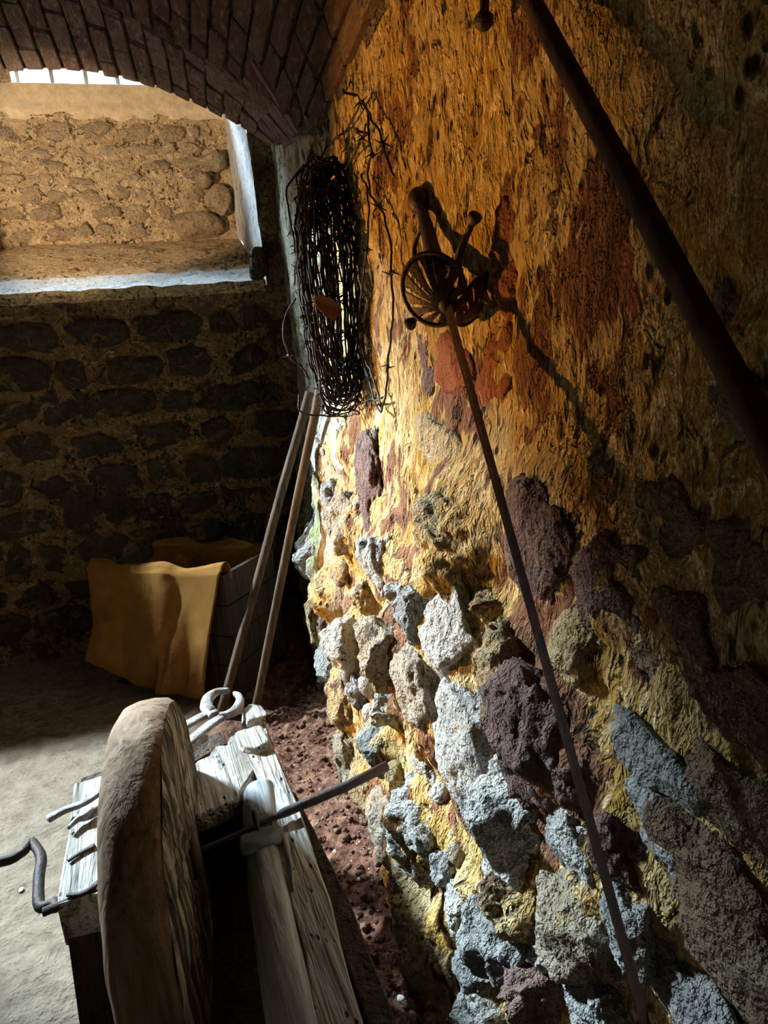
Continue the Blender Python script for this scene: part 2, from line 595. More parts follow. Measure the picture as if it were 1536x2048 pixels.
def _wall(u, v):
    y = WY0 + (WY1 - WY0) * (u / 0.12 * 0.30 if u < 0.12 else 0.30 + (u - 0.12) / 0.88 * 0.70)
    z = WZ0 + (WZ1 - WZ0) * v
    return (wall_x(y, z), y, z)


def at_wall(px, py, off=0.0):
    """Point where the sight line through a photo pixel meets the wall's mean surface, OFF metres in front of it."""
    d = ray(px, py)
    t = 0.25
    prev = CAM.copy()
    while t < 6:
        p = CAM + d * t
        if p.x >= wall_base(p.y, p.z) - off:
            return p
        t += 0.004
    return p


def rock_mesh(name, sub, seed, pw=2.6, cuts=9, nz=0.10, freq=1.6, fine=0.03):
    rng = random.Random(seed)
    base, fs = ICO[sub]
    planes = []
    for _ in range(cuts):
        d = V((rng.gauss(0, 1), rng.gauss(0, 1), rng.gauss(0, 1))).normalized()
        planes.append((d, rng.uniform(0.66, 0.93)))
    off = V((rng.uniform(0, 50), rng.uniform(0, 50), rng.uniform(0, 50)))
    vs = []
    for v in base:
        r = (abs(v.x) ** pw + abs(v.y) ** pw + abs(v.z) ** pw) ** (-1 / pw)
        p = v * r
        for d, h in planes:
            k = p.dot(d)
            if k > h:
                p = p - d * (k - h) * 0.85
        p = p * (1 + nz * noise.noise(v * freq + off) + fine * fbm(v * 3.4 + off, 4 if sub < 5 else 6, 0.62))
        vs.append(p)
    return vs, fs


def stone_spec(px, py, w, h, rot, kind, flush=False):
    """Place and half-sizes of a stone bedded in the right wall, from its place and size in the photo."""
    c = at_wall(px, py)
    sc = F_PX / (c - CAM).dot(_f)
    b = (h / 2) / sc
    vd = (c - CAM).normalized()
    sphi = abs(vd.x)
    cphi = math.sqrt(max(0.05, vd.y ** 2))
    half = (w / 2) / sc
    if flush:
        cdep = 0.026
        a = min(math.sqrt(max(0.0, half ** 2 - (cdep * cphi * 0.4) ** 2)) / max(0.2, sphi), 0.30)
    else:
        a = min(max(b * 1.05, half * 0.9), 0.17)
        k = half ** 2 - (a * sphi) ** 2
        cdep = math.sqrt(k) / cphi if k > 0 else half * 0.6
        cdep = min(max(cdep, 0.030), 0.095)
    return dict(y=c.y, z=c.z, a=a, b=b, c=cdep, rot=rot, kind=kind, flush=flush, seed=int(px * 7 + py * 13))


def wall_stone(d):
    fl = d['flush']
    vs, fs = rock_mesh('stone', 4 if fl else 5, d['seed'], 3.6 if fl else 2.7, 6 if fl else 12, 0.34 if fl else 0.22, 1.7, 0.12)
    cr, sr = math.cos(d['rot']), math.sin(d['rot'])
    out = []
    for v in vs:
        X, Y, Z = v.x * d['c'], v.y * d['a'], v.z * d['b']
        out.append((X, Y * cr - Z * sr, Y * sr + Z * cr))
    o = obj('brick' if d['kind'] == 'brick_red' else 'stone', mesh('stone', out, fs), M[d['kind']], wall_right)
    o.location = V((wall_base(d['y'], d['z']) + d['c'] * (0.88 if fl else 0.04), d['y'], d['z']))
    return o


R_ = math.radians
STONES = [
    # px, py, width, height, rotation, kind  (photo pixels)
    (697, 1041, 80, 105, 0.2, 'stone_tan'), (747, 965, 62, 170, -0.25, 'stone_plum'), (768, 1120, 95, 125, 0.1, 'stone_pale'),
    (632, 1112, 80, 95, 0.0, 'stone_pale'), (660, 1185, 76, 80, 0.3, 'stone_wash'), (843, 1222, 84, 125, -0.2, 'stone_grey'),
    (914, 1262, 110, 200, 0.1, 'stone_pale'), (920, 1085, 215, 200, 0.2, 'stone_wash'), (1085, 1090, 118, 230, -0.1, 'stone_plum'),
    (1010, 1335, 108, 155, 0.15, 'stone_wash'), (852, 1395, 98, 190, -0.05, 'stone_tan'), (793, 1300, 125, 125, 0.4, 'stone_tan'),
    (706, 1292, 115, 118, -0.3, 'stone_pale'), (947, 1523, 112, 262, 0.0, 'stone_pale'), (1075, 1478, 160, 240, 0.2, 'stone_plum'),
    (764, 1488, 84, 90, 0.3, 'stone_grey'), (862, 1650, 132, 155, 0.5, 'stone_pale'), (1036, 1680, 215, 205, 0.75, 'stone_pale'),
    (1075, 1800, 150, 110, 0.1, 'stone_wash'), (1165, 1690, 84, 135, 0.0, 'stone_pale'), (1050, 1885, 205, 165, 0.2, 'stone_grey'),
    (1194, 1875, 135, 215, -0.1, 'stone_tan'), (842, 1775, 92, 205, -0.2, 'stone_wash'), (900, 1925, 112, 230, -0.2, 'stone_wash'),
    (805, 1722, 60, 125, 0.1, 'stone_pale'), (976, 1935, 86, 150, 0.2, 'stone_grey'), (1110, 1975, 120, 110, 0.0, 'stone_plum'),
    (1250, 1712, 95, 140, 0.2, 'stone_plum'), (1305, 1680, 145, 130, 0.0, 'stone_grey'), (1016, 1540, 52, 62, 0.0, 'stone_pale'),
    (1062, 1585, 56, 56, 0.0, 'stone_plum'), (855, 1540, 44, 90, 0.0, 'stone_pale'), (780, 1418, 66, 52, 0.3, 'stone_pale'),
    (690, 1405, 58, 130, 0.1, 'stone_wash'), (668, 998, 42, 70, 0.0, 'stone_grey'), (640, 1245, 52, 90, 0.0, 'stone_wash'),
    (700, 1515, 52, 140, 0.0, 'stone_tan'), (738, 1585, 56, 90, 0.2, 'stone_wash'), (770, 1650, 50, 110, -0.1, 'stone_tan'),
    (720, 1375, 50, 70, 0.0, 'stone_grey'), (815, 1850, 50, 110, 0.0, 'stone_plum'), (975, 1215, 60, 60, 0.2, 'stone_wash'),
    (985, 1395, 54, 60, 0.0, 'stone_grey'), (905, 1740, 56, 70, 0.3, 'stone_grey'), (935, 1810, 70, 90, 0.1, 'stone_pale'),
    (730, 1190, 54, 62, 0.1, 'stone_wash'), (800, 1190, 46, 50, 0.0, 'stone_pale'), (868, 1150, 60, 60, 0.0, 'stone_wash'),
    (1395, 1800, 150, 200, 0.1, 'stone_brown'), (1270, 1850, 100, 150, 0.1, 'stone_grey'), (1450, 1640, 150, 180, 0.0, 'stone_brown'),
    (1300, 1540, 130, 110, 0.1, 'stone_grey'), (1160, 1560, 80, 110, 0.0, 'stone_plum'), (1330, 1960, 150, 140, 0.2, 'stone_grey'),
    (1480, 1960, 160, 180, 0.0, 'stone_brown'), (1210, 1990, 90, 110, 0.0, 'stone_grey'), (1000, 2020, 110, 110, 0.0, 'stone_pale'),
    (1160, 1290, 70, 150, -0.1, 'stone_wash'), (1225, 1180, 80, 190, -0.1, 'stone_plum'), (660, 1330, 50, 80, 0.0, 'stone_pale'),
    (650, 930, 44, 110, 0.0, 'stone_pale'), (690, 900, 46, 110, 0.0, 'stone_pale'), (1120, 1900, 70, 80, 0.1, 'stone_pale'),
]
FLUSH = [
    (1003, 465, 66, 118, 0.05, 'brick_red'), (1012, 592, 60, 118, 0.0, 'brick_red'), (1120, 578, 170, 150, 0.1, 'brick_red'),
    (1300, 520, 130, 270, 0.05, 'brick_red'), (905, 715, 76, 120, 0.0, 'brick_red'), (985, 742, 76, 150, 0.0, 'brick_red'),
    (1242, 728, 52, 90, 0.1, 'brick_red'), (1305, 770, 105, 190, 0.0, 'stone_brown'), (1420, 860, 140, 230, 0.1, 'stone_brown'),
    (850, 720, 40, 110, 0.0, 'stone_plum'), (1180, 790, 70, 130, 0.1, 'stone_brown'), (1420, 640, 120, 160, 0.0, 'stone_brown'),
    (1330, 1040, 130, 200, 0.1, 'stone_brown'), (1460, 1150, 130, 240, 0.0, 'stone_brown'), (1330, 1300, 120, 200, 0.0, 'stone_brown'),
    (1450, 1420, 120, 200, 0.0, 'stone_brown'), (1120, 420, 60, 90, 0.0, 'stone_brown'), (1215, 990, 60, 170, 0.05, 'stone_brown'),
    (860, 900, 80, 110, 0.1, 'stone_wash'),
]
STONES = [(q[0], q[1], q[2] * 1.14, q[3] * 1.14, q[4], q[5]) for q in STONES]
FLUSH = [(q[0], q[1], q[2] * 1.1, q[3] * 1.1, q[4], q[5]) for q in FLUSH]
SPECS = [stone_spec(*q, flush=q[0] > 1285) for q in STONES] + [stone_spec(*q, flush=True) for q in FLUSH]


def build_wall_right():
    nu, nv = 700, 460
    me = grid_mesh('wall_right', nu, nv, _wall)
    co = np.empty((nu + 1) * (nv + 1) * 3)
    me.vertices.foreach_get('co', co)
    co = co.reshape(-1, 3)
    # joints recede between the stones of the lower wall, mortar swells up around each stone
    low = 1 - np.clip((co[:, 2] - 0.75) / 0.5, 0, 1)
    near = np.zeros(len(co))
    swell = np.zeros(len(co))
    for d in SPECS:
        dy, dz = co[:, 1] - d['y'], co[:, 2] - d['z']
        cr, sr = math.cos(d['rot']), math.sin(d['rot'])
        r2 = ((dy * cr + dz * sr) / d['a']) ** 2 + ((-dy * sr + dz * cr) / d['b']) ** 2
        if not d['flush']:
            amt = {'stone_wash': 0.95, 'stone_tan': 0.80, 'stone_plum': 0.72}.get(d['kind'], 0.76)
            swell = np.maximum(swell, d['c'] * amt * np.exp(-0.55 * r2 ** 1.5))
    rough = np.array([fbm(V((3.3, p[1] * 13, p[2] * 13)), 3, 0.6) for p in co])
    co[:, 0] += 0.022 * low - swell * (1 + 0.35 * rough)
    me.vertices.foreach_set('co', co.ravel())
    me.update()
    return me


wall_right = obj('wall_right', build_wall_right(), M['plaster'])
tag(wall_right, 'rough rubble wall with flaking ochre plaster, protruding stones at its foot', 'wall', kind='structure')
for d in SPECS:
    wall_stone(d)

# small rubble filling the foot of the wall between the large stones
rngf = random.Random(3)
for k in range(90):
    y = rngf.uniform(0.35, 3.3)
    z = rngf.uniform(0.03, 0.95) * rngf.uniform(0.5, 1.0)
    r = rngf.uniform(0.018, 0.042)
    vs, fs = rock_mesh('stone', 2, 900 + k, 2.4, 8, 0.15)
    o = obj('stone', mesh('stone', [(v.x * r * 0.8, v.y * r * 1.1, v.z * r) for v in vs], fs),
            M[rngf.choice(['stone_pale', 'stone_grey', 'stone_wash', 'stone_tan', 'stone_plum'])], wall_right)
    o.location = (wall_base(y, z) + r * 0.15, y, z)
    o.rotation_euler = (rngf.uniform(-1, 1), 0, 0)

# ------------------------------------------------------------------ setting: vault (ceiling)
AV, BV, ZS = 1.85, 0.98, 2.11       # half span, rise, spring height
XC = 0.468 - AV                      # crown line
ARCH_X, ARCH_Z, ARCH_K = -0.45, 2.81, 0.34


def arch_z(x):
    return ARCH_Z - ARCH_K * (x - ARCH_X) ** 2


def vault_pt(phi, y):
    return V((XC + AV * math.cos(phi), y, ZS + BV * math.sin(phi)))


def phi_of_x(x):
    return math.acos(max(-1, min(1, (x - XC) / AV)))


# groin between barrel vault and the lunette over window 1: found along sight lines on the vault surface
def vault_hit(px, py):
    d = ray(px, py)
    t = 0.3
    while t < 8:
        p = CAM + d * t
        if p.z > ZS:
            k = (p.x - XC) / AV
            if abs(k) >= 1 or p.z >= ZS + BV * math.sqrt(1 - k * k):
                return p
        elif p.x >= 0.468:
            return p
        t += 0.003
    return p


GROIN = [vault_hit(*q) for q in [(635, 288), (585, 238), (530, 192), (440, 133), (350, 88), (280, 45), (225, 10)]]
GX = [min(p.x, 0.468) for p in GROIN]
GY = [min(p.y, YB - 0.02) for p in GROIN]


def groin_y(x):
    """Depth of the groin at X; mirrored about the crown of the window arch."""
    if x < ARCH_X:
        x = 2 * ARCH_X - x
    if x >= GX[0]:
        return GY[0]
    for i in range(len(GX) - 1):
        if GX[i + 1] <= x <= GX[i]:
            return lerp(GY[i], GY[i + 1], (GX[i] - x) / max(1e-6, GX[i] - GX[i + 1]))
    return GY[-1]


LUN_L = 2 * ARCH_X - 0.468           # left end of the lunette
vault_root = empty('ceiling')
tag(vault_root, 'low brick barrel vault with a brick lunette over the window', 'ceiling', kind='structure')


def _vault(u, v):
    phi = PI * u
    p = vault_pt(phi, 0)
    ye = groin_y(p.x) if LUN_L <= p.x else YB + 0.05
    y = lerp(YN, ye, v)
    q = vault_pt(phi, y)
    nrm = V((math.cos(phi) / AV, 0, math.sin(phi) / BV)).normalized()
    return q + nrm * (0.014 + 0.012 * fbm(V((q.x * 9, y * 9, q.z * 9)), 3))


obj('vault_shell', grid_mesh('vault_shell', 260, 90, _vault), M['vault_mortar'], vault_root)


def lun_pt(x, t):
    """Lunette: ruled between window arch (t=0) and groin (t=1)."""
    xa = lerp(LUN_L - 0.02, 0.50, x)
    xg = lerp(LUN_L, 0.468, x)
    A = V((xa, YB - 0.03, arch_z(xa)))
    G = vault_pt(phi_of_x(xg), groin_y(xg))
    p = A.lerp(G, t)
    return p


def _lun(u, v):
    p = lun_pt(u, v * 1.06 - 0.0)
    return p + V((0, 0.004, 0.016 + 0.010 * fbm(p * 9, 3)))


obj('lunette_shell', grid_mesh('lunette_shell', 120, 40, _lun), M['vault_mortar'], vault_root)


def brick_base(seed):
    rng = random.Random(seed)
    bm = bmesh.new()
    bmesh.ops.create_cube(bm, size=1.0)
    for v in bm.verts:
        v.co += V((rng.uniform(-.05, .05), rng.uniform(-.03, .03), rng.uniform(-.06, .06)))
    bmesh.ops.bevel(bm, geom=list(bm.edges), offset=0.07, segments=1, affect='EDGES')
    me = bpy.data.meshes.new('brick')
    bm.to_mesh(me)
    bm.free()
    me.polygons.foreach_set('use_smooth', [False] * len(me.polygons))
    return me


BR_V = [brick_base(i) for i in range(6)]
BR_L = [brick_base(20 + i) for i in range(6)]
rb = random.Random(11)


def lay_brick(pool, mat, c, ex, ey, ez, sx, sy, sz):
    me = pool[rb.randrange(len(pool))]
    o = obj('brick', me, mat, vault_root)
    m = Matrix((ex, ey, ez)).transposed() @ Matrix.Diagonal((sx, sy, sz))
    o.matrix_world = Matrix.Translation(c) @ m.to_4x4()
    return o


# barrel: courses along the room, bricks only where the photo can see them
phi, course = 0.02, 0
while True:
    c0 = vault_pt(phi, 0)
    if c0.x < -0.95:
        break
    ds = math.hypot(AV * math.sin(phi), BV * math.cos(phi))
    dphi = 0.078 / ds
    pm = phi + dphi / 2
    p = vault_pt(pm, 0)
    ye = groin_y(p.x) if p.x > LUN_L else YB
    nrm = V((math.cos(pm) / AV, 0, math.sin(pm) / BV)).normalized()
    ex = V((-AV * math.sin(pm), 0, BV * math.cos(pm))).normalized()
    ey = V((0, 1, 0))
    y = ye - 0.015 - (0.13 if course % 2 else 0.0)
    if course % 2:
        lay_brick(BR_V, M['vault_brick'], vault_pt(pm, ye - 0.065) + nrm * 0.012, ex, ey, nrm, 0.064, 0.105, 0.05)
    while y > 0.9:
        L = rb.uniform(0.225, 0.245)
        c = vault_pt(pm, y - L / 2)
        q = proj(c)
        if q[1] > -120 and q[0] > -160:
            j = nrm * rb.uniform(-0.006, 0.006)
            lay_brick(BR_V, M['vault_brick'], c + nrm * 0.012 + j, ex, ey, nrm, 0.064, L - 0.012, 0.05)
        y -= L
    phi += dphi
    course += 1
# lunette: courses fan out from the window arch
xs, x, course = [], 1.0, 0
while x > 0.12:
    a, b = lun_pt(x, 0.0), lun_pt(x - 0.002, 0.0)
    st = 0.002 * 0.080 / max(1e-5, (a - b).length)
    xm = x - st / 2
    Ln = (lun_pt(xm, 1) - lun_pt(xm, 0)).length
    t = 0.0
    first = True
    while t < 1 - 0.05 / max(0.1, Ln):
        L = (0.12 if (course % 2 and first) else rb.uniform(0.22, 0.245)) / max(0.1, Ln)
        first = False
        t1 = min(1.0, t + L)
        tm = (t + t1) / 2
        c = lun_pt(xm, tm)
        ey = (lun_pt(xm, t1) - lun_pt(xm, t)).normalized()
        ex = (lun_pt(xm + 0.01, tm) - lun_pt(xm - 0.01, tm))
        wd = ex.length / 0.02 * st
        ex.normalize()
        nz_ = ex.cross(ey).normalized()
        if nz_.z < 0:
            nz_ = -nz_
        ex = ey.cross(nz_)
        q = proj(c)
        if -200 < q[0] and q[1] > -150:
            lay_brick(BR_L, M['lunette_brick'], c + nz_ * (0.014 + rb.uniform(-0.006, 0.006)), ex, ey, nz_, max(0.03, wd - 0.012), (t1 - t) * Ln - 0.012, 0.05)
        t = t1
    x -= st
    course += 1

# ------------------------------------------------------------------ setting: back wall with two window niches
SILL_Z = 1.86
N1 = (-1.00, 0.40)                   # opening of niche 1 at the wall face
N2 = (-3.25, -1.45)
ARCH2 = 2.70
xs_ = sorted(set([round(XL + i * 0.025, 4) for i in range(int((0.6 - XL) / 0.025) + 1)] + [N1[0], N1[1], N2[0], N2[1]]))
zs_ = sorted(set([round(-0.05 + i * 0.0225, 4) for i in range(144)] + [SILL_Z]))
vs, fs = [], []
for z in zs_:
    for x in xs_:
        d = 0.020 * fbm(V((x * 5, 2.0, z * 5)), 4, 0.6)
        vs.append((x, YB + 0.02 + d, z))
for j in range(len(zs_) - 1):
    for i in range(len(xs_) - 1):
        xm, zm = (xs_[i] + xs_[i + 1]) / 2, (zs_[j] + zs_[j + 1]) / 2
        if N1[0] < xm < N1[1] and SILL_Z < zm < arch_z(xm) + 0.03:
            continue
        if N2[0] < xm < N2[1] and SILL_Z < zm < ARCH2:
            continue
        a = j * len(xs_) + i
        fs.append((a, a + 1, a + 1 + len(xs_), a + len(xs_)))
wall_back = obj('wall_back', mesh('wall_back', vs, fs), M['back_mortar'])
tag(wall_back, 'sooty coursed stone wall under the deep window recess', 'wall', kind='structure')

# coursed stones below the sill
rs = random.Random(21)
z = 0.10
rows = [0.19, 0.16, 0.21, 0.17, 0.20, 0.18, 0.17, 0.20, 0.18, 0.17]
for ri, hh in enumerate(rows):
    x = 0.50 - rs.uniform(0.0, 0.12)
    while x > -1.5 and z + hh < 1.84:
        ww = rs.uniform(0.16, 0.42)
        vs, fs = rock_mesh('stone', 4, 4000 + int(x * 1000) + ri * 77, 3.6, 6, 0.26, 1.7, 0.07)
        hw, hh2 = ww / 2 - 0.014, hh / 2 - 0.012 - rs.uniform(0, 0.012)
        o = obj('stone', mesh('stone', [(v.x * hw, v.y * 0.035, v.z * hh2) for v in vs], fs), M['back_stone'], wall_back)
        o.location = (x - ww / 2, YB + 0.032 + rs.uniform(-0.010, 0.008), z + hh / 2 + rs.uniform(-0.012, 0.012))
        o.rotation_euler = (0, rs.uniform(-0.06, 0.06), 0)
        x -= ww
    z += hh

YR = 4.2                             # rear face of the niches


def niche(x0f, x1f, x0r, x1r, wx0, wx1, topf, n_stones, seed, detail):
    """Splayed window recess: sloping sill, jambs, rubble rear wall, plaster band, ceiling."""
    def _sill(u, v):
        x = lerp(lerp(x0f, x1f, u), lerp(x0r, x1r, u), v)
        y = lerp(YB - 0.035, YR + 0.02, v)
        z = lerp(SILL_Z, 2.19, smooth(v) * 0.4 + v * 0.6) + 0.010 * fbm(V((x * 7, y * 7, 3)), 4)
        if v == 0:
            y += 0.012 * fbm(V((x * 9, 1, 8)), 3)
        return (x, y, z)
    s = grid_mesh('sill', 90, 30, lambda u, v: _sill(u, lerp(0.30 + 0.04 * fbm(V((u * 14, 4, seed)), 3), 1.0, v)))
    obj('sill_lit_edge', grid_mesh('sill_lit_edge', 90, 14, lambda u, v: _sill(u, v * (0.30 + 0.04 * fbm(V((u * 14, 4, seed)), 3)))), M['white' if detail else 'darkened'], wall_back)  # pale front strip paints in the window light falling on the sill
    so = obj('sill', s, M['niche' if detail else 'darkened'], wall_back)
    # front lip of the sill
    def _lip(u, v):
        p = _sill(u, 0)
        return (p[0], p[1] + v * 0.05, p[2] - v * 0.05 - 0.006 * fbm(V((p[0] * 12, 2, v * 3)), 3) * v)
    obj('sill_lip', grid_mesh('sill_lip', 90, 4, _lip), M['niche' if detail else 'darkened'], wall_back)

    def jamb(xf, xr, sgn):
        def _j(u, v):
            y = lerp(YB - 0.02, YR + 0.02, u)
            z = lerp(SILL_Z - 0.02, 3.35, v)
            x = lerp(xf, xr, u) + 0.012 * fbm(V((4, y * 6, z * 5)), 4) * 1.0
            return (x, y, z)
        return obj('jamb', grid_mesh('jamb', 24, 60, _j), M['white' if detail else 'darkened'], wall_back)
    jamb(x1f, x1r, 1)
    jamb(x0f, x0r, -1)

    def _rear(u, v):
        x = lerp(x0r - 0.1, x1r + 0.1, u)
        z = lerp(2.10, 3.45, v)
        band = smooth((z - 2.79) / 0.04)
        y = YR - band * 0.035 + lerp(0.022, 0.004, band) * fbm(V((x * 7, seed, z * 9)), 4, 0.6)
        return (x, y, z)

    def keep(u, v):
        x = lerp(x0r - 0.1, x1r + 0.1, u)
        z = lerp(2.10, 3.45, v)
        return not (wx0 < x < wx1 and z > 2.975)
    obj('niche_rear', grid_mesh('niche_rear', 150, 110, _rear, keep=keep), M['niche' if detail else 'darkened'], wall_back)

    if detail:
        M['band'] = mat_plain('smooth_cream_plaster', (0.78, 0.60, 0.38), 0.9)
        obj('plaster_band', grid_mesh('plaster_band', 90, 12, lambda u, v: (lerp(-0.86, x1r + 0.02, u), YR - 0.05 + 0.02 * smooth((0.25 - v) / 0.25) + 0.004 * fbm(V((u * 9, 3, v * 2)), 3), lerp(2.815 + 0.02 * fbm(V((u * 12, 7, 1)), 3), 2.972, v))), M['band'], wall_back)

    def _top(u, v):
        x = lerp(lerp(x0f - 0.05, x1f + 0.10, u), lerp(x0r - 0.1, x1r + 0.1, u), v)
        y = lerp(YB - 0.03, YR + 0.05, v)
        return (x, y, topf(x) + 0.02 + v * 0.46)
    obj('niche_ceiling', grid_mesh('niche_ceiling', 60, 10, _top), M['vault_mortar'], wall_back)
    rg = random.Random(seed)
    if detail:
        z = 2.20
        while z < 2.74:
            hh = rg.uniform(0.06, 0.12)
            x = x1r - 0.12
            while x > -1.0:
                ww = rg.uniform(0.09, 0.20)
                if rg.random() < 0.72:
                    vs, fs = rock_mesh('stone', 3, rg.randrange(10 ** 6), 3.0, 8, 0.30, 1.7, 0.08)
                    o = obj('stone', mesh('stone', [(v.x * (ww / 2 - .008), v.y * 0.03, v.z * (hh / 2 - .006)) for v in vs], fs), M['niche_stone'], wall_back)
                    o.location = (x - ww / 2, YR + 0.014 + rg.uniform(-0.010, 0.008), z + hh / 2 + rg.uniform(-0.015, 0.015))
                    o.rotation_euler = (0, rg.uniform(-0.15, 0.15), 0)
                x -= ww
            z += hh
        for (px, py, ww, hh) in [(395, 452, 0.30, 0.165), (440, 400, 0.135, 0.17), (405, 362, 0.10, 0.09), (425, 322, 0.15, 0.11)]:
            c = at(px, py, 1, YR - 0.03)
            vs, fs = rock_mesh('stone', 4, int(px * py), 2.3, 6, 0.12, 1.4, 0.03)
            o = obj('stone', mesh('stone', [(v.x * ww / 2, v.y * 0.09, v.z * hh / 2) for v in vs], fs), M['niche_stone'], wall_back)
            o.location = (c.x, YR - 0.02, c.z)
    return so


niche(N1[0], N1[1], -0.95, 0.34, -0.72, 0.09, arch_z, 40, 5, True)
niche(N2[0], N2[1], -3.20, -1.95, -3.05, -2.31, lambda x: ARCH2, 0, 9, False)
# dark block at the foot of the jamb
cb = at(507, 528, 1, YB - 0.03)
vs, fs = rock_mesh('stone', 4, 77, 3.2, 6, 0.1, 1.4, 0.03)
o = obj('stone', mesh('stone', [(v.x * 0.055, v.y * 0.06, v.z * 0.085) for v in vs], fs), M['back_stone'], wall_back)
o.location = (cb.x + 0.025, YB - 0.01, cb.z)


def window(name, wx, z0, z1, label):
    """Small cellar window: rails, mullions at the given x, one pane between each two."""
    root = empty(name, ((wx[0] + wx[-1]) / 2, YR + 0.02, z0))
    tag(root, label, 'window', kind='structure')

    def bar(nm, xa, xb, za, zb, dep=0.022, mat='frame', yo=0.0):
        bm = bmesh.new()
        bmesh.ops.create_cube(bm, size=1.0)
        for v in bm.verts:
            v.co = V((lerp(xa, xb, v.co.x + .5), v.co.y * dep + yo, lerp(za, zb, v.co.z + .5)))
        if mat == 'frame':
            bmesh.ops.bevel(bm, geom=list(bm.edges), offset=0.003, segments=1, affect='EDGES')
        me = bpy.data.meshes.new(nm)
        bm.to_mesh(me)
        bm.free()
        for v in me.vertices:
            v.co -= V((root.location.x, 0, root.location.z))
        return obj(nm, me, M[mat], root)
    bar('bottom_rail', wx[0] - 0.03, wx[-1] + 0.03, z0 - 0.016, z0 + 0.014, 0.03)
    bar('top_rail', wx[0] - 0.03, wx[-1] + 0.03, z1, z1 + 0.03, 0.03)
    for x in wx:
        bar('mullion', x - 0.012, x + 0.012, z0 + 0.010, z1)
    for a, b in zip(wx, wx[1:]):
        bar('pane', a + 0.009, b - 0.009, z0 + 0.010, z1, 0.004, 'glass')
    return root


window('window_1', [-0.70, -0.53, -0.36, -0.20, -0.04, 0.075], 2.985, 3.27, 'bright strip of small window panes under the brick arch')
window('window_2', [-3.05, -2.80, -2.56, -2.31], 2.985, 3.20, 'second cellar window further left in the back wall')

# ------------------------------------------------------------------ setting: unseen sides that close the cellar
wl = obj('wall_left', grid_mesh('wall_left', 60, 40, lambda u, v: (XL + 0.03 * fbm(V((1, u * 12, v * 7)), 3), lerp(YN, YB + .1, u), lerp(-.05, 2.3, v))), M['darkened'])
tag(wl, 'plastered side wall on the far left of the cellar', 'wall', kind='structure')
wf = obj('wall_front', grid_mesh('wall_front', 60, 50, lambda u, v: (lerp(XL - .1, 0.7, u), YN + 0.03 * fbm(V((u * 9, 3, v * 7)), 3), lerp(-.05, 3.2, v))), M['darkened'])
tag(wf, 'plastered end wall behind the viewer', 'wall', kind='structure')

def box_mesh(name, x0, x1, y0, y1, z0, z1, nx=6, ny=2, nz=6, amp=0.0, freq=6.0, bev=0.0):
    """Box with subdivided faces whose surface can be uneven."""
    bm = bmesh.new()
    bmesh.ops.create_cube(bm, size=1.0)
    for v in bm.verts:
        v.co = V((lerp(x0, x1, v.co.x + .5), lerp(y0, y1, v.co.y + .5), lerp(z0, z1, v.co.z + .5)))
    if bev:
        bmesh.ops.bevel(bm, geom=list(bm.edges), offset=bev, segments=2, affect='EDGES')
    if amp:
        bmesh.ops.subdivide_edges(bm, edges=[e for e in bm.edges if e.calc_length() > 0.04], cuts=5, use_grid_fill=True)
        for v in bm.verts:
            v.co += noise.noise_vector(v.co * freq + V((x0 * 7, y0 * 5, z0))) * amp
    me = bpy.data.meshes.new(name)
    bm.to_mesh(me)
    bm.free()
    me.polygons.foreach_set('use_smooth', [bool(amp)] * len(me.polygons))
    return me


blocker = obj('lamp_blocker', box_mesh('lamp_blocker', -1.95, -1.53, 2.28, 2.55, -0.05, 3.05, amp=0.012), M['darkened'])  # unseen block added to cut the warm lamp off the near wall
tag(blocker, 'plastered pier added unseen to mask the warm lamp', 'blocker', kind='structure')
# ------------------------------------------------------------------ grindstone on its wooden trestle
GO, GR = V((-0.12, 1.2, 0)), R_(6)
GC, GS = math.cos(GR), math.sin(GR)


def gl(px, py, z):
    """Photo pixel on the level z -> the trestle's own coordinates."""
    p = at(px, py, 2, z)
    dx, dy = p.x - GO.x, p.y - GO.y
    return V((dx * GC + dy * GS, -dx * GS + dy * GC, z))


grind = empty('grindstone', GO, GR)
tag(grind, 'old hand-cranked grindstone with a thick brown wheel in a grey wooden trestle', 'grindstone')


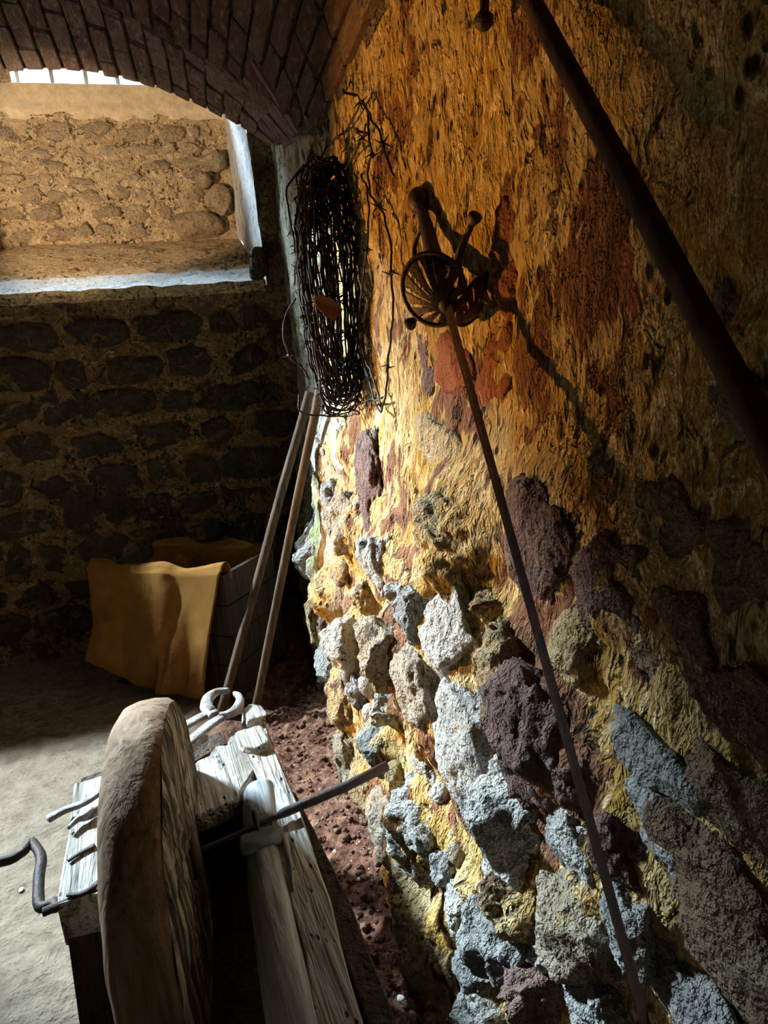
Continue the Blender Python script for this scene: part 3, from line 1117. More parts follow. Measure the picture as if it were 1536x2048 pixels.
def wheel_meshes():
    R, u0, u1, n = 0.308, -0.137, -0.026, 120
    cz, cv = 0.50, -0.035
    prof = [(u0 + 0.004, R * 0.55), (u0, R * 0.80), (u0 + 0.006, R - 0.024), (u0 + 0.020, R - 0.006), (u0 + 0.040, R), (u1 - 0.040, R + 0.001),
            (u1 - 0.018, R - 0.003), (u1 - 0.006, R - 0.012)]
    vs, fs = [], []
    for (u, r) in prof:
        for k in range(n):
            a = 2 * PI * k / n
            w_ = 1 + 0.012 * noise.noise(V((u * 6, math.cos(a) * 2.2, math.sin(a) * 2.2))) + 0.006 * noise.noise(V((u * 30, math.cos(a) * 9, math.sin(a) * 9)))
            vs.append(V((u + 0.003 * noise.noise(V((1, math.cos(a) * 4 * r, math.sin(a) * 4))), cv + math.cos(a) * r * w_, cz + math.sin(a) * r * w_)))
    m = len(prof)
    for i in range(m - 1):
        for k in range(n):
            a, b = i * n + k, i * n + (k + 1) % n
            fs.append((a, b, b + n, a + n))
    fs.append(tuple(range(n - 1, -1, -1)))
    # rough side face
    fv, ff = [], []
    rr = [0.0, 0.2, 0.4, 0.55, 0.7, 0.8, 0.88, 0.94, 0.975, 1.0]
    for q in rr:
        for k in range(n):
            a = 2 * PI * k / n
            r = q * (R - 0.011)
            w_ = 1 + 0.012 * noise.noise(V((u1 * 6, math.cos(a) * 2.2, math.sin(a) * 2.2)))
            y_, z_ = math.cos(a) * r * w_, math.sin(a) * r * w_
            d = 0.005 * fbm(V((y_ * 60, z_ * 9, 3)), 3) * smooth((1 - q) / 0.06) + 0.004 * noise.noise(V((y_ * 9, z_ * 9, 1)))
            fv.append(V((u1 - 0.006 * smooth((q - 0.9) / 0.1) + d, cv + y_, cz + z_)))
    for i in range(len(rr) - 1):
        for k in range(n):
            a, b = i * n + k, i * n + (k + 1) % n
            ff.append((a, b, b + n, a + n))
    # the wheel sits a little askew on its axle
    cz_, sz_ = math.cos(R_(-8)), math.sin(R_(-8))
    def turn(q):
        dx, dy = q.x + 0.08, q.y - cv
        return V((-0.08 + dx * cz_ - dy * sz_, cv + dx * sz_ + dy * cz_, q.z))
    return mesh('wheel', [turn(q) for q in vs], fs), mesh('wheel_face', [turn(q) for q in fv], ff)


wm, wfm = wheel_meshes()
wheel = obj('wheel', wm, M['wood_wheel'], grind)
wheel['label'] = 'thick brown wheel with worn rounded rim'
face = obj('wheel_face', wfm, M['wheel_face'], wheel)
face['label'] = 'rough grained side of the wheel'
vs, fs = lathe([(0, .045), (.012, .045), (.018, .03), (.02, .022)], (-0.030, -0.035, 0.50), (1, 0, 0), 14)
obj('hub', mesh('hub', vs, fs), M['iron'], wheel)
# axle: thin square bar through the bearing, thicker bare end on the right
ax = [V((-0.29, -0.045, 0.492)), V((-0.137, -0.04, 0.50)), V((-0.026, -0.035, 0.503))]
p1, p2 = gl(510, 1640, 0.522), gl(775, 1582, 0.53)
ax += [V((0.03, -0.035, 0.508)), V((p1.x, -0.033, 0.516)), V((p1.x + 0.04, -0.03, 0.52)), V((p1.x + 0.06, -0.028, 0.521)), V((0.30, -0.015, 0.527)), V((0.40, 0.0, 0.533))]
vs, fs = sweep(ax, [.008, .008, .0055, .005, .005, .006, .0095, .0105, .011], n=8, wob=0.0012)
obj('axle', mesh('axle', vs, fs), M['iron'], grind)
# crank on the left
ck = [gl(108, 1806, 0.49), gl(80, 1812, 0.485), gl(78, 1760, 0.49), gl(82, 1715, 0.495), gl(62, 1685, 0.50), gl(45, 1705, 0.50), gl(10, 1722, 0.50), gl(-60, 1735, 0.50)]
ckp = [V((-0.27, -0.045, 0.491))] + [V(c) for c in ck]
ckp = spline(ckp, 5)
vs, fs = sweep(ckp, [.0105] * len(ckp), [.0095] * len(ckp), n=8, wob=0.0015)
obj('crank', mesh('crank', vs, fs), M['iron'], grind)

# --- timber of the trestle
TOP = 0.50


def plank(name, poly, z0, z1, mat, amp=0.003, cell=0.016):
    """Timber with an outline given in plan (its own coordinates), uneven worn top."""
    bm = bmesh.new()
    top = [bm.verts.new((p[0], p[1], z1)) for p in poly]
    f = bm.faces.new(top)
    if f.normal.z < 0 or sum((poly[i][0] * poly[(i + 1) % len(poly)][1] - poly[(i + 1) % len(poly)][0] * poly[i][1]) for i in range(len(poly))) < 0:
        f.normal_flip()
    r = bmesh.ops.extrude_face_region(bm, geom=[f])
    for v in r['geom']:
        if isinstance(v, bmesh.types.BMVert):
            v.co.z = z0
    bmesh.ops.recalc_face_normals(bm, faces=bm.faces)
    bmesh.ops.bevel(bm, geom=[e for e in bm.edges if e.calc_length() > 0.02], offset=0.003, segments=1, affect='EDGES')
    bmesh.ops.triangulate(bm, faces=bm.faces)
    for _ in range(4):
        es = [e for e in bm.edges if e.calc_length() > cell * 1.6]
        if not es:
            break
        bmesh.ops.subdivide_edges(bm, edges=es, cuts=1)
        bmesh.ops.triangulate(bm, faces=bm.faces)
    for v in bm.verts:
        v.co += noise.noise_vector(V((v.co.x * 40, v.co.y * 9, v.co.z * 30))) * amp * 0.35 + V((0, 0, 0.0022 * noise.noise(V((v.co.x * 120, v.co.y * 10, 2)))))
    me = bpy.data.meshes.new(name)
    bm.to_mesh(me)
    bm.free()
    return obj(name, me, M[mat], grind)


def xy(px, py, z=TOP):
    p = gl(px, py, z)
    return (p.x, p.y)


# rear board, its far left edge rotted away in steps
plank('rear_board', [xy(392, 1632), xy(470, 1600), xy(520, 1520), xy(500, 1455), xy(478, 1465), xy(462, 1458), xy(455, 1490), xy(425, 1492), xy(420, 1510), xy(392, 1522), xy(385, 1540), (-0.022, 0.22), (-0.02, 0.10)], 0.455, TOP, 'wood_grey', 0.004)
# left side timber below the wheel's left side
plank('side_timber', [xy(112, 1812), xy(200, 1788), (-0.15, 0.34), (-0.262, 0.34), xy(138, 1655)], 0.41, TOP, 'wood_grey')
plank('far_crosspiece', [(-0.265, 0.33), (-0.02, 0.37), (0.10, 0.43), (0.10, 0.50), (-0.265, 0.46)], 0.38, 0.44, 'wood_dark')  # dark wood stands in for the shade of the hole here
# right beam, its worn far end in two lumps
plank('side_beam', [xy(484, 1432), xy(497, 1408), xy(517, 1410), xy(530, 1440), xy(545, 1490), xy(600, 1620), xy(660, 1800), xy(700, 1960), xy(750, 2120), xy(640, 2120), xy(610, 1900), xy(570, 1760), xy(520, 1560), xy(482, 1500)], 0.40, TOP + 0.002, 'wood_grey', 0.004)
b0, b1 = gl(505, 1420, TOP), gl(505, 1462, TOP)
for (pa, wd, ln, nm) in [((507, 1432), 0.034, 0.045, 'beam_end'), ((505, 1483), 0.038, 0.052, 'beam_end')]:
    c = gl(pa[0], pa[1], TOP + 0.01)
    vs, fs = rock_mesh('beam_end', 4, int(pa[1]), 7.0, 3, 0.05, 1.5, 0.035)
    o = obj(nm, mesh(nm, [(v.x * wd * 0.92, v.y * ln * 0.9, v.z * 0.016) for v in vs], fs), M['wood_grey'], grind)
    o.location = c
    o.rotation_euler = (0, 0, 0.06)


def log(name, v0, v1, ul0, ur0, ul1, ur1, zt, zb, mat, crown=0.02, n=30):
    """Half-round timber lying along the trestle between two ends."""
    vs, fs = [], []
    m = 18
    for i in range(n + 1):
        t = i / n
        ul, ur = lerp(ul0, ul1, t), lerp(ur0, ur1, t)
        vv = lerp(v0, v1, t)
        e = 1 - 0.10 * (smooth((0.03 - t) / 0.03) + smooth((t - 0.97) / 0.03))
        for k in range(m + 1):
            s = k / m
            x = lerp(ul, ur, s)
            zz = zb + (zt + crown - zb) * (1 - abs(2 * s - 1) ** 3.2) ** 0.6 * e
            p = V((x, vv, zz))
            vs.append(p + noise.noise_vector(V((x * 25, vv * 7, zz * 20))) * 0.003)
    for i in range(n):
        for k in range(m):
            a = i * (m + 1) + k
            fs.append((a, a + 1, a + m + 2, a + m + 1))
    fs.append(tuple(range(m, -1, -1)))
    fs.append(tuple(n * (m + 1) + k for k in range(m + 1)))
    return obj(name, mesh(name, vs, fs), M[mat], grind)


q0, q1 = gl(470, 1565, 0.52), gl(556, 1535, 0.52)
q2, q3 = gl(492, 1652, 0.52), gl(570, 1625, 0.52)
r2, r3 = gl(478, 1668, 0.52), gl(560, 1650, 0.52)
r0, r1 = gl(535, 2120, 0.52), gl(690, 2120, 0.52)
log('bearing_block', q0.y, q2.y + 0.012, q0.x, q1.x, q2.x - 0.006, q3.x, 0.505, 0.40, 'wood_smooth', 0.012, 16)
log('trough', r2.y - 0.004, r0.y, r2.x, r3.x + 0.006, r0.x, r1.x, 0.495, 0.38, 'wood_smooth', 0.022, 40)
vs, fs = rock_mesh('leather_pad', 4, 5, 3.4, 3, 0.05, 1.4, 0.02)
pc = gl(520, 1680, 0.515)
o = obj('leather_pad', mesh('leather_pad', [(v.x * 0.047, v.y * 0.026, v.z * 0.010) for v in vs], fs), M['leather'], grind)
o.location = pc
# staple holding the axle
sx = p1.x
st = spline([V((sx, -0.012, 0.50)), V((sx, -0.016, 0.535)), V((sx, -0.034, 0.545)), V((sx, -0.055, 0.532)), V((sx, -0.060, 0.505))], 5)
vs, fs = sweep(st, .0042, n=6, up=V((1, 0, 0)))
obj('staple', mesh('staple', vs, fs), M['iron'], grind)
o = obj('bolt', mesh('bolt', *lathe([(0, .007), (.008, .007), (.011, .004)], (sx, -0.072, 0.512), (0, 0, 1), 8)), M['iron'], grind)
# splinter strip between trough and beam
plank('splint', [xy(563, 1668, .51), xy(575, 1664, .51), xy(588, 1745, .51), xy(587, 1778, .51)], 0.47, 0.512, 'wood_smooth', 0.002)
# outer rail on edge, dark wood paints its shaded side; batten under it
plank('outer_rail', [xy(575, 1570, .45), xy(590, 1580, .45), xy(700, 1800, .45), xy(790, 2030, .45), xy(815, 2110, .45), xy(760, 2110, .45), xy(640, 1770, .45)], 0.30, 0.445, 'wood_dark', 0.003)
plank('lower_batten', [xy(714, 1916, .36), xy(728, 1912, .36), xy(800, 2120, .36), xy(770, 2120, .36)], 0.28, 0.36, 'wood_grey', 0.003)
# legs
for (u, v, du, dv) in [(-0.215, -0.02, -0.03, -0.03), (-0.215, 0.40, -0.04, 0.06), (0.17, 0.42, 0.03, 0.06), (0.17, -0.42, 0.04, -0.06)]:
    vs, fs = sweep([V((u + du, v + dv, -0.01)), V((u + du * .5, v + dv * .5, 0.22)), V((u, v, 0.42))], [.040, .042, .045], [.032, .034, .036], n=4, square=True, up=V((0, 1, 0)))
    obj('leg', mesh('leg', vs, fs, False), M['wood_dark'], grind)
plank('end_board', [(-0.262, -0.052), (-0.145, -0.052), (-0.145, -0.022), (-0.262, -0.022)], 0.08, 0.405, 'wood_dark', 0.002)
plank('inner_panel', [(-0.262, 0.105), (0.16, 0.125), (0.16, 0.150), (-0.262, 0.130)], 0.02, 0.452, 'wood_dark', 0.002)
plank('water_tray', [(-0.262, -0.40), (0.10, -0.44), (0.15, 0.12), (-0.262, 0.10)], 0.13, 0.155, 'wood_dark', 0.002, 0.03)
# two iron straps nailed on the side timber
for pts in [[(136, 1722), (160, 1706), (190, 1690)], [(134, 1790), (165, 1786), (198, 1764)]]:
    path = spline([gl(a, b, 0.505) for a, b in pts], 5)
    vs, fs = sweep(path, [lerp(.004, .008, i / (len(path) - 1)) for i in range(len(path))], .003, n=6)
    obj('iron_strap', mesh('iron_strap', vs, fs), M['iron'], grind)

# ------------------------------------------------------------------ pincers lying across the trestle
pz = 0.530


def tz(px, py, z=pz):
    return at(px, py, 2, z)


pinc = empty('pincers', tz(436, 1432, 0.505))
tag(pinc, 'pale worn blacksmith pincers with round jaws lying behind the wheel', 'pincers')


def pz_obj(name, pts, ws, hs, mat='iron_pale', per=6, pw=3.0):
    path = spline(pts, per)
    k = len(path) - 1
    def interp(a):
        return [lerp(a[int(i / k * (len(a) - 1) * 0.9999)], a[min(len(a) - 1, int(i / k * (len(a) - 1) * 0.9999) + 1)], (i / k * (len(a) - 1) * 0.9999) % 1) for i in range(k + 1)]
    vs, fs = sweep(path, interp(ws), interp(hs), n=10, pw=pw, wob=0.0008)
    o = obj(name, mesh(name, [v - pinc.location for v in vs], fs), M[mat], pinc)
    return o


pz_obj('jaw', [tz(430, 1432), tz(414, 1416), tz(416, 1398), tz(434, 1384), tz(458, 1381)], [.015, .018, .016, .011, .005], [.010, .011, .011, .010, .008])
pz_obj('jaw', [tz(440, 1432), tz(452, 1430), tz(470, 1422), tz(480, 1404), tz(476, 1392), tz(468, 1387)], [.010, .010, .013, .012, .009, .004], [.010, .010, .011, .011, .010, .007])
pz_obj('handle', [tz(424, 1424), tz(402, 1434, .528), tz(360, 1458, .524), tz(300, 1500, .52), tz(190, 1592, .52), tz(130, 1620, .518), tz(96, 1638, .518)], [.012, .016, .017, .013, .0095, .0095, .011], [.007, .006, .005, .005, .0055, .006, .007])
pz_obj('handle', [tz(446, 1434), tz(420, 1450, .526), tz(370, 1490, .522), tz(300, 1540, .516), tz(200, 1612, .514), tz(182, 1622, .515), tz(170, 1632, .515), tz(156, 1638, .515), tz(137, 1656, .515)],
       [.014, .017, .015, .011, .006, .0075, .0085, .006, .004], [.007, .006, .005, .005, .005, .007, .008, .006, .004])
vs, fs = lathe([(-.012, .011), (.008, .011), (.012, .008), (.013, .003)], tz(424, 1424) - pinc.location, (0, 0, 1), 12)
obj('rivet', mesh('rivet', vs, fs), M['iron'], pinc)

strip = spline([tz(368, 1524, .508), tz(384, 1500, .512), tz(400, 1484, .516), tz(415, 1474, .512)], 5)
vs, fs = sweep(strip, .0035, .009, n=6, wob=0.001)
o = obj('iron_strip', mesh('iron_strip', vs, fs), M['iron_pale'])
tag(o, 'short curved pale iron strip lying beside the pincer handles', 'iron strip')

# ------------------------------------------------------------------ crate with burlap draped over it
HB = 0.60
c00, c10 = at(190, 1130, 2, HB), at(445, 1142, 2, HB)
c01, c11 = at(285, 1072, 2, HB), at(525, 1080, 2, HB)
fr = V((c10.x, c10.y, 0))
fl = V((c00.x, c00.y, 0))
bk = V((c11.x, c11.y, 0))
ax_u = (fl - fr).normalized()
ax_v = (bk - fr)
ax_v = (ax_v - ax_u * ax_v.dot(ax_u)).normalized()
LB = (fl - fr).length
DB = min(0.40, (bk - fr).dot(ax_v))
crate = empty('wooden_crate', (fr.x, fr.y, 0))
tag(crate, 'dark open wooden crate standing in the corner under the window', 'crate')


def crate_pt(u, v, z):
    return ax_u * u + ax_v * v + V((0, 0, z))


def crate_board(name, u0, u1, v0, v1, z0, z1):
    vs = [crate_pt(u, v, z) for z in (z0, z1) for v in (v0, v1) for u in (u0, u1)]
    fs = [(0, 1, 3, 2), (4, 6, 7, 5), (0, 4, 5, 1), (2, 3, 7, 6), (0, 2, 6, 4), (1, 5, 7, 3)]
    return obj(name, mesh(name, vs, fs, False), M['wood_dark'], crate)


nb = 4
for k in range(nb):
    z0, z1 = 0.02 + (HB - 0.035) * k / nb, 0.02 + (HB - 0.035) * (k + 1) / nb - 0.006
    crate_board('side_board', 0.0, 0.022, 0.024, DB - 0.024, z0, z1)
    crate_board('side_board', LB - 0.022, LB, 0.024, DB - 0.024, z0, z1)
    crate_board('front_board', 0, LB, 0, 0.022, z0, z1)
    crate_board('back_board', 0, LB, DB - 0.022, DB, z0, z1)
crate_board('bottom_board', 0.0, LB, 0.0, DB, 0.004, 0.018)


def drape(name, v_edge, front_len, back_len, flare, label, seed, u0=-0.01, u1=None):
    """Cloth hung over a crate edge: inside flap, rounded fold, long outer fall."""
    u1 = (LB + 0.02) if u1 is None else u1
    sgn = -1
    nu, nv = 70, 70
    tot = back_len + 0.07 + front_len

    def f(a, b):
        s = b * tot
        uu = lerp(u0, u1, a)
        wv = fbm(V((a * 4.0, seed, b * 1.5)), 3)
        fold = math.sin(a * 13 + seed + 2.6 * wv) * 0.55 + 1.3 * wv
        if s < back_len:
            v = v_edge + 0.040 + 0.010 * fold * 0.5
            z = HB - (back_len - s)
        elif s < back_len + 0.07:
            t = (s - back_len) / 0.07
            an = PI * t
            v = v_edge + 0.011 + math.cos(an) * 0.030
            z = HB + math.sin(an) * (0.022 + 0.008 * fold)
        else:
            d = s - back_len - 0.07
            t = d / front_len
            v = v_edge - 0.020 - 0.018 * t - flare * smooth(t) * (0.5 + 0.5 * t) - (0.024 * fold + 0.022) * (0.35 + 0.9 * t)
            z = HB - d * (1.0 - 0.04 * a)
            uu += t * 0.10 * (1.0 - a) - 0.03 * math.sin(t * 3) * (a - 0.5) + 0.035 * t * t
            z += 0.10 * smooth((a - 0.45) / 0.55) * t * t
        z += 0.010 * fold - 0.03 * math.sin(PI * a) * (0.4 if s < back_len + 0.07 else 0.25)
        p = crate_pt(uu, v, max(z, 0.006 + 0.004 * fold))
        return p + V((fr.x, fr.y, 0))
    me = grid_mesh(name, nu, nv, f)
    o = obj(name, me, M['burlap'])
    md = o.modifiers.new('thickness', 'SOLIDIFY')
    md.thickness = 0.004
    tag(o, label, 'cloth')
    return o


drape('burlap_cloth', 0.0, 0.56, 0.06, 0.03, 'ochre burlap cloth hanging down the front of the dark crate', 1.3)
drape('burlap_cloth', DB - 0.02, 0.20, 0.10, 0.01, 'smaller ochre burlap cloth folded over the rear edge of the crate', 4.1, 0.03, LB - 0.02)

# ------------------------------------------------------------------ two wooden poles leaning in the corner
def leaning_pole(name, pa, ya, pb, xb, rad, label):
    top = at(pb[0], pb[1], 0, xb)
    lowp = at(pa[0], pa[1], 1, ya)
    d = (lowp - top).normalized()
    foot = lowp + d * ((0.012 - lowp.z) / d.z)
    top = top - d * 0.12
    path = [foot.lerp(top, i / 14) for i in range(15)]
    path = [p + noise.noise_vector(p * 3) * 0.004 for p in path]
    vs, fs = sweep(path, rad, [r_ * 0.8 for r_ in rad] if isinstance(rad, list) else rad * 0.8, n=10, pw=3.4, wob=0.001)
    o = obj(name, mesh(name, [v - foot for v in vs], fs), M['wood_pole'])
    o.location = foot
    tag(o, label, 'pole', 'wooden poles in the corner')
    return o


leaning_pole('wooden_pole', (456, 1372), 2.62, (603, 840), 0.385, 0.021, 'left of two brown wooden poles leaning behind the barbed wire')
leaning_pole('wooden_pole', (514, 1400), 2.52, (627, 840), 0.40, 0.0205, 'right of two brown wooden poles leaning behind the barbed wire')

# ------------------------------------------------------------------ bundle of barbed wire on the wall
YW = 1.95
wr = random.Random(5)
coil = empty('barbed_wire_coil', at(680, 830, 1, YW))
tag(coil, 'hanging bundle of rusty barbed wire looped on a nail in the wall', 'barbed wire')
cl = coil.location.copy()


def wp(px, py, dy=0.0):
    return at(px, py, 1, YW + dy)


loops = []
NL = 48
for i in range(NL):
    w_ = wr.uniform(0.05, 1.0) ** 1.9
    cxp = wr.uniform(-1, 1) * (1 - w_) * 62
    top = wr.uniform(310, 400) if wr.random() < .75 else wr.uniform(400, 470)
    bot = wr.uniform(720, 835)
    hw = 10 + 66 * w_
    dy0 = wr.uniform(-0.07, 0.07)
    n = 26
    ph = wr.uniform(0, 10)
    for k in range(n):
        a = 2 * PI * k / n + PI / 2
        c, s = math.cos(a), math.sin(a)
        t = 0.5 - 0.5 * s            # 0 top, 1 bottom
        ctr = lerp(652, 684, t) + cxp * (1 - 0.4 * t)
        shape = math.copysign(abs(c) ** 0.45, c)
        pinch = 1 - 0.18 * t - 0.25 * abs(2 * t - 1) ** 6
        x = ctr + shape * hw * pinch + 9 * noise.noise(V((ph, k * .75, i)))
        y = lerp(top, bot, t) + 4 * noise.noise(V((ph + 5, k * .5, i)))
        loops.append(wp(x, y, dy0 + 0.03 * c * wr.uniform(.6, 1.2) + 0.012 * noise.noise(V((k * .6, ph, 2)))))
paths = []
extra = [
    [(640, 318), (662, 285), (700, 250), (722, 200), (735, 240), (742, 300), (735, 350), (742, 390), (765, 425), (778, 480), (784, 560), (786, 640), (776, 720), (772, 790), (764, 822)],
    [(690, 340), (712, 300), (726, 272), (733, 252)],
    [(725, 205), (740, 235), (760, 270), (775, 315), (786, 350)],
    [(722, 345), (736, 400), (735, 470), (728, 560), (718, 640), (722, 700), (738, 760), (750, 800), (764, 822), (752, 770), (732, 720), (712, 660)],
    [(598, 790), (600, 820), (640, 832), (690, 832), (720, 826), (700, 815), (735, 802), (765, 796)],
    [(592, 595), (570, 630), (568, 670), (580, 710), (602, 735), (620, 760)],
    [(604, 335), (575, 375), (578, 430), (590, 500), (588, 570)],
]
for e in extra:
    pts = []
    for x, y in e:
        p = wp(x, y, wr.uniform(-0.03, 0.01))
        if p.x > wall_base(p.y, p.z) - 0.03:
            p = at_wall(x, y, 0.03)
        pts.append(p.lerp(at_wall(x, y, 0.03), smooth((330 - y) / 90)))
    paths.append(spline(pts, 6))
paths.append(spline(loops, 3))
parts, spots = [], []
for pth in paths:
    pth = [p + noise.noise_vector(p * 28) * 0.006 for p in pth]
    parts.append(sweep(pth, 0.0028, n=5))
    acc = 0
    for i in range(1, len(pth) - 1):
        acc += (pth[i] - pth[i - 1]).length
        if acc > 0.19 and len(spots) < 290:
            acc = wr.uniform(-0.03, 0.03)
            spots.append((pth[i], (pth[i + 1] - pth[i - 1]).normalized()))
vs, fs = join(parts)
obj('wire', mesh('wire', [v - cl for v in vs], fs), M['wire'], coil)
# one barb: two short pointed wires wound round the strand
bp = []
for a in (0.3, 2.2):
    d1 = V((math.cos(a), math.sin(a), 0.25))
    q = [d1 * -0.021, d1 * -0.006 + V((0, 0, .003)), d1 * 0.006 - V((0, 0, .003)), d1 * 0.021]
    bp.append(sweep(q, [.0006, .0022, .0022, .0006], n=4))
bp.append(sweep([V((0, 0, -.006)), V((0, 0, 0)), V((0, 0, .006))], [.0042, .005, .0042], n=6))
vs, fs = join(bp)
barb_me = mesh('barb', vs, fs)
for p, t in spots:
    o = obj('barb', barb_me, M['wire'], coil)
    o.location = p - cl
    q = V((0, 0, 1)).rotation_difference(t)
    o.rotation_mode = 'QUATERNION'
    o.rotation_quaternion = q @ Quaternion((0, 0, 1), wr.uniform(0, 6.28))


def leaf():
    nu, nv = 14, 10
    c0, c1 = wp(628, 600, -0.10), wp(682, 618, -0.10)
    dn = V((0.1, 0.0, -1)).normalized()
    def f(a, b):
        p = c0.lerp(c1, a)
        wdt = 0.062 * (math.sin(PI * min(1, a * 0.92 + 0.08)) ** 0.7) * (1 + 0.12 * math.sin(a * 23))
        return p + dn * (wdt * (b - 0.35)) + V((0, -0.012 * abs(b - 0.4) * 2 + 0.006 * math.sin(a * 5), 0))
    o = obj('dry_leaf', grid_mesh('dry_leaf', nu, nv, f), M['leaf'])
    md = o.modifiers.new('thickness', 'SOLIDIFY')
    md.thickness = 0.0015
    tag(o, 'curled brown dry leaf caught in the middle of the barbed wire', 'leaf')


leaf()


def nail(px, py, length, r, label, off=0.0, up=0.15):
    c = at_wall(px, py)
    d = V((-1, -0.1, up)).normalized()
    c = c + V((0.03, 0, 0))
    vs, fs = lathe([(0, r * .7), (length, r * .7), (length + .001, r * 1.7), (length + .005, r * 1.6), (length + .006, r * .8)], (0, 0, 0), d, 10)
    o = obj('nail', mesh('nail', vs, fs), M['iron'])
    o.location = c
    tag(o, label, 'nail', 'nails in the plaster')
    return o


nail(722, 198, 0.075, 0.0045, 'iron nail in the wall that the barbed wire hangs from')
nail(738, 272, 0.06, 0.0045, 'small shiny nail head just below the wire loop')

# iron hanger with a knob at the top of the wall
hp = at_wall(968, 42, 0.035)
path = [at_wall(968, 42, 0.035), at_wall(969, 20, 0.035), at_wall(970, -15, 0.030), at_wall(973, -60, 0.02)]
parts = [sweep(path, .0065, n=8), ]
hang = empty('iron_hanger', hp)
tag(hang, 'black iron hanger ending in a knob at the top of the wall', 'hanger')
obj('rod', mesh('rod', [v - hp for v in parts[0][0]], parts[0][1]), M['iron'], hang)
obj('knob', mesh('knob', *lathe([(-.012, .002), (-.010, .008), (-.004, .013), (.004, .0135), (.010, .009), (.013, .003)], (0, 0, 0), (0.1, 0.2, 1), 12)), M['iron'], hang)

# ------------------------------------------------------------------ rapier leaning on the wall
SG = at(888, 588, 0, 0.415)            # guard
ST = at(1303, 2090, 0, 0.262)          # lower end, on the stones
sd = (SG - ST).normalized()            # towards the pommel
sn = V((-1, -0.25, 0))
sn = (sn - sd * sn.dot(sd)).normalized()  # towards the room
sw = sd.cross(sn).normalized()
sword = empty('rapier', ST)
tag(sword, 'old rapier with pierced shell guard leaning against the ochre wall', 'sword')


def so(name, vf, mat='sword', parent=None, shade=True):
    par = parent or sword
    o = obj(name, mesh(name, [v - ST for v in vf[0]], vf[1], shade), M[mat], par)
    return o


def spx(px, py, k=0.0, n=None):
    """Photo pixel on a plane through the guard (k metres towards the pommel)."""
    return at_plane(px, py, SG + sd * k, n if n is not None else sd)


# blade: flat diamond section with a fuller, tapering
nseg = 40
bv, bf = [], []
Lb = (SG - ST).length
for i in range(nseg + 1):
    t = i / nseg
    p = ST.lerp(SG, t)
    hw = lerp(0.0075, 0.0125, t) * smooth(t / 0.02 + 0.15)
    th = lerp(0.0030, 0.0045, t)
    for (a, b) in [(-1, 0), (-.35, 1), (0, .55), (.35, 1), (1, 0), (.35, -1), (0, -.55), (-.35, -1)]:
        bv.append(p + sn * 0 + (sw * (a * hw)) + sn * (b * th))
for i in range(nseg):
    for k in range(8):
        a, b = i * 8 + k, i * 8 + (k + 1) % 8
        bf.append((a, b, b + 8, a + 8))
bf.append(tuple(range(7, -1, -1)))
bf.append(tuple(nseg * 8 + k for k in range(8)))
so('blade', (bv, bf), 'blade', shade=False)
# grip and pommel along the line seen in the photo
pom = at_plane(838, 400, SG, sn)
gd = (pom - SG).normalized()
Lg = (pom - SG).length
gp = [SG.lerp(pom, i / 12) for i in range(13)]
so('grip', sweep(gp, [0.017, 0.0168, 0.0165, 0.016, 0.0155, 0.015, 0.0145, 0.0138, 0.013, 0.0122, 0.0115, 0.011, 0.011], n=14))
so('pommel', lathe([(-.028, .010), (-.022, .017), (-.010, .0215), (.004, .0225), (.016, .019), (.023, .012), (.026, .0085), (.033, .008), (.036, .004)], pom, gd, 18))
# quillons with knobs
e1, e2 = spx(948, 438, 0.02), spx(822, 646, 0.02)
qc = SG + sd * 0.01
def clampv(e, m):
    v = e - qc
    return qc + v.normalized() * min(v.length, m)
e1, e2 = clampv(e1, 0.17), clampv(e2, 0.14)
for e in (e1, e2):
    q = so('quillon', sweep([qc.lerp(e, i / 8) for i in range(9)], [lerp(0.0062, 0.0052, i / 8) for i in range(9)], n=10))
    so('knob', lathe([(-.010, .005), (-.005, .008), (.001, .0115), (.006, .0115), (.010, .007), (.011, .003)], e, (e - qc), 12), parent=q)


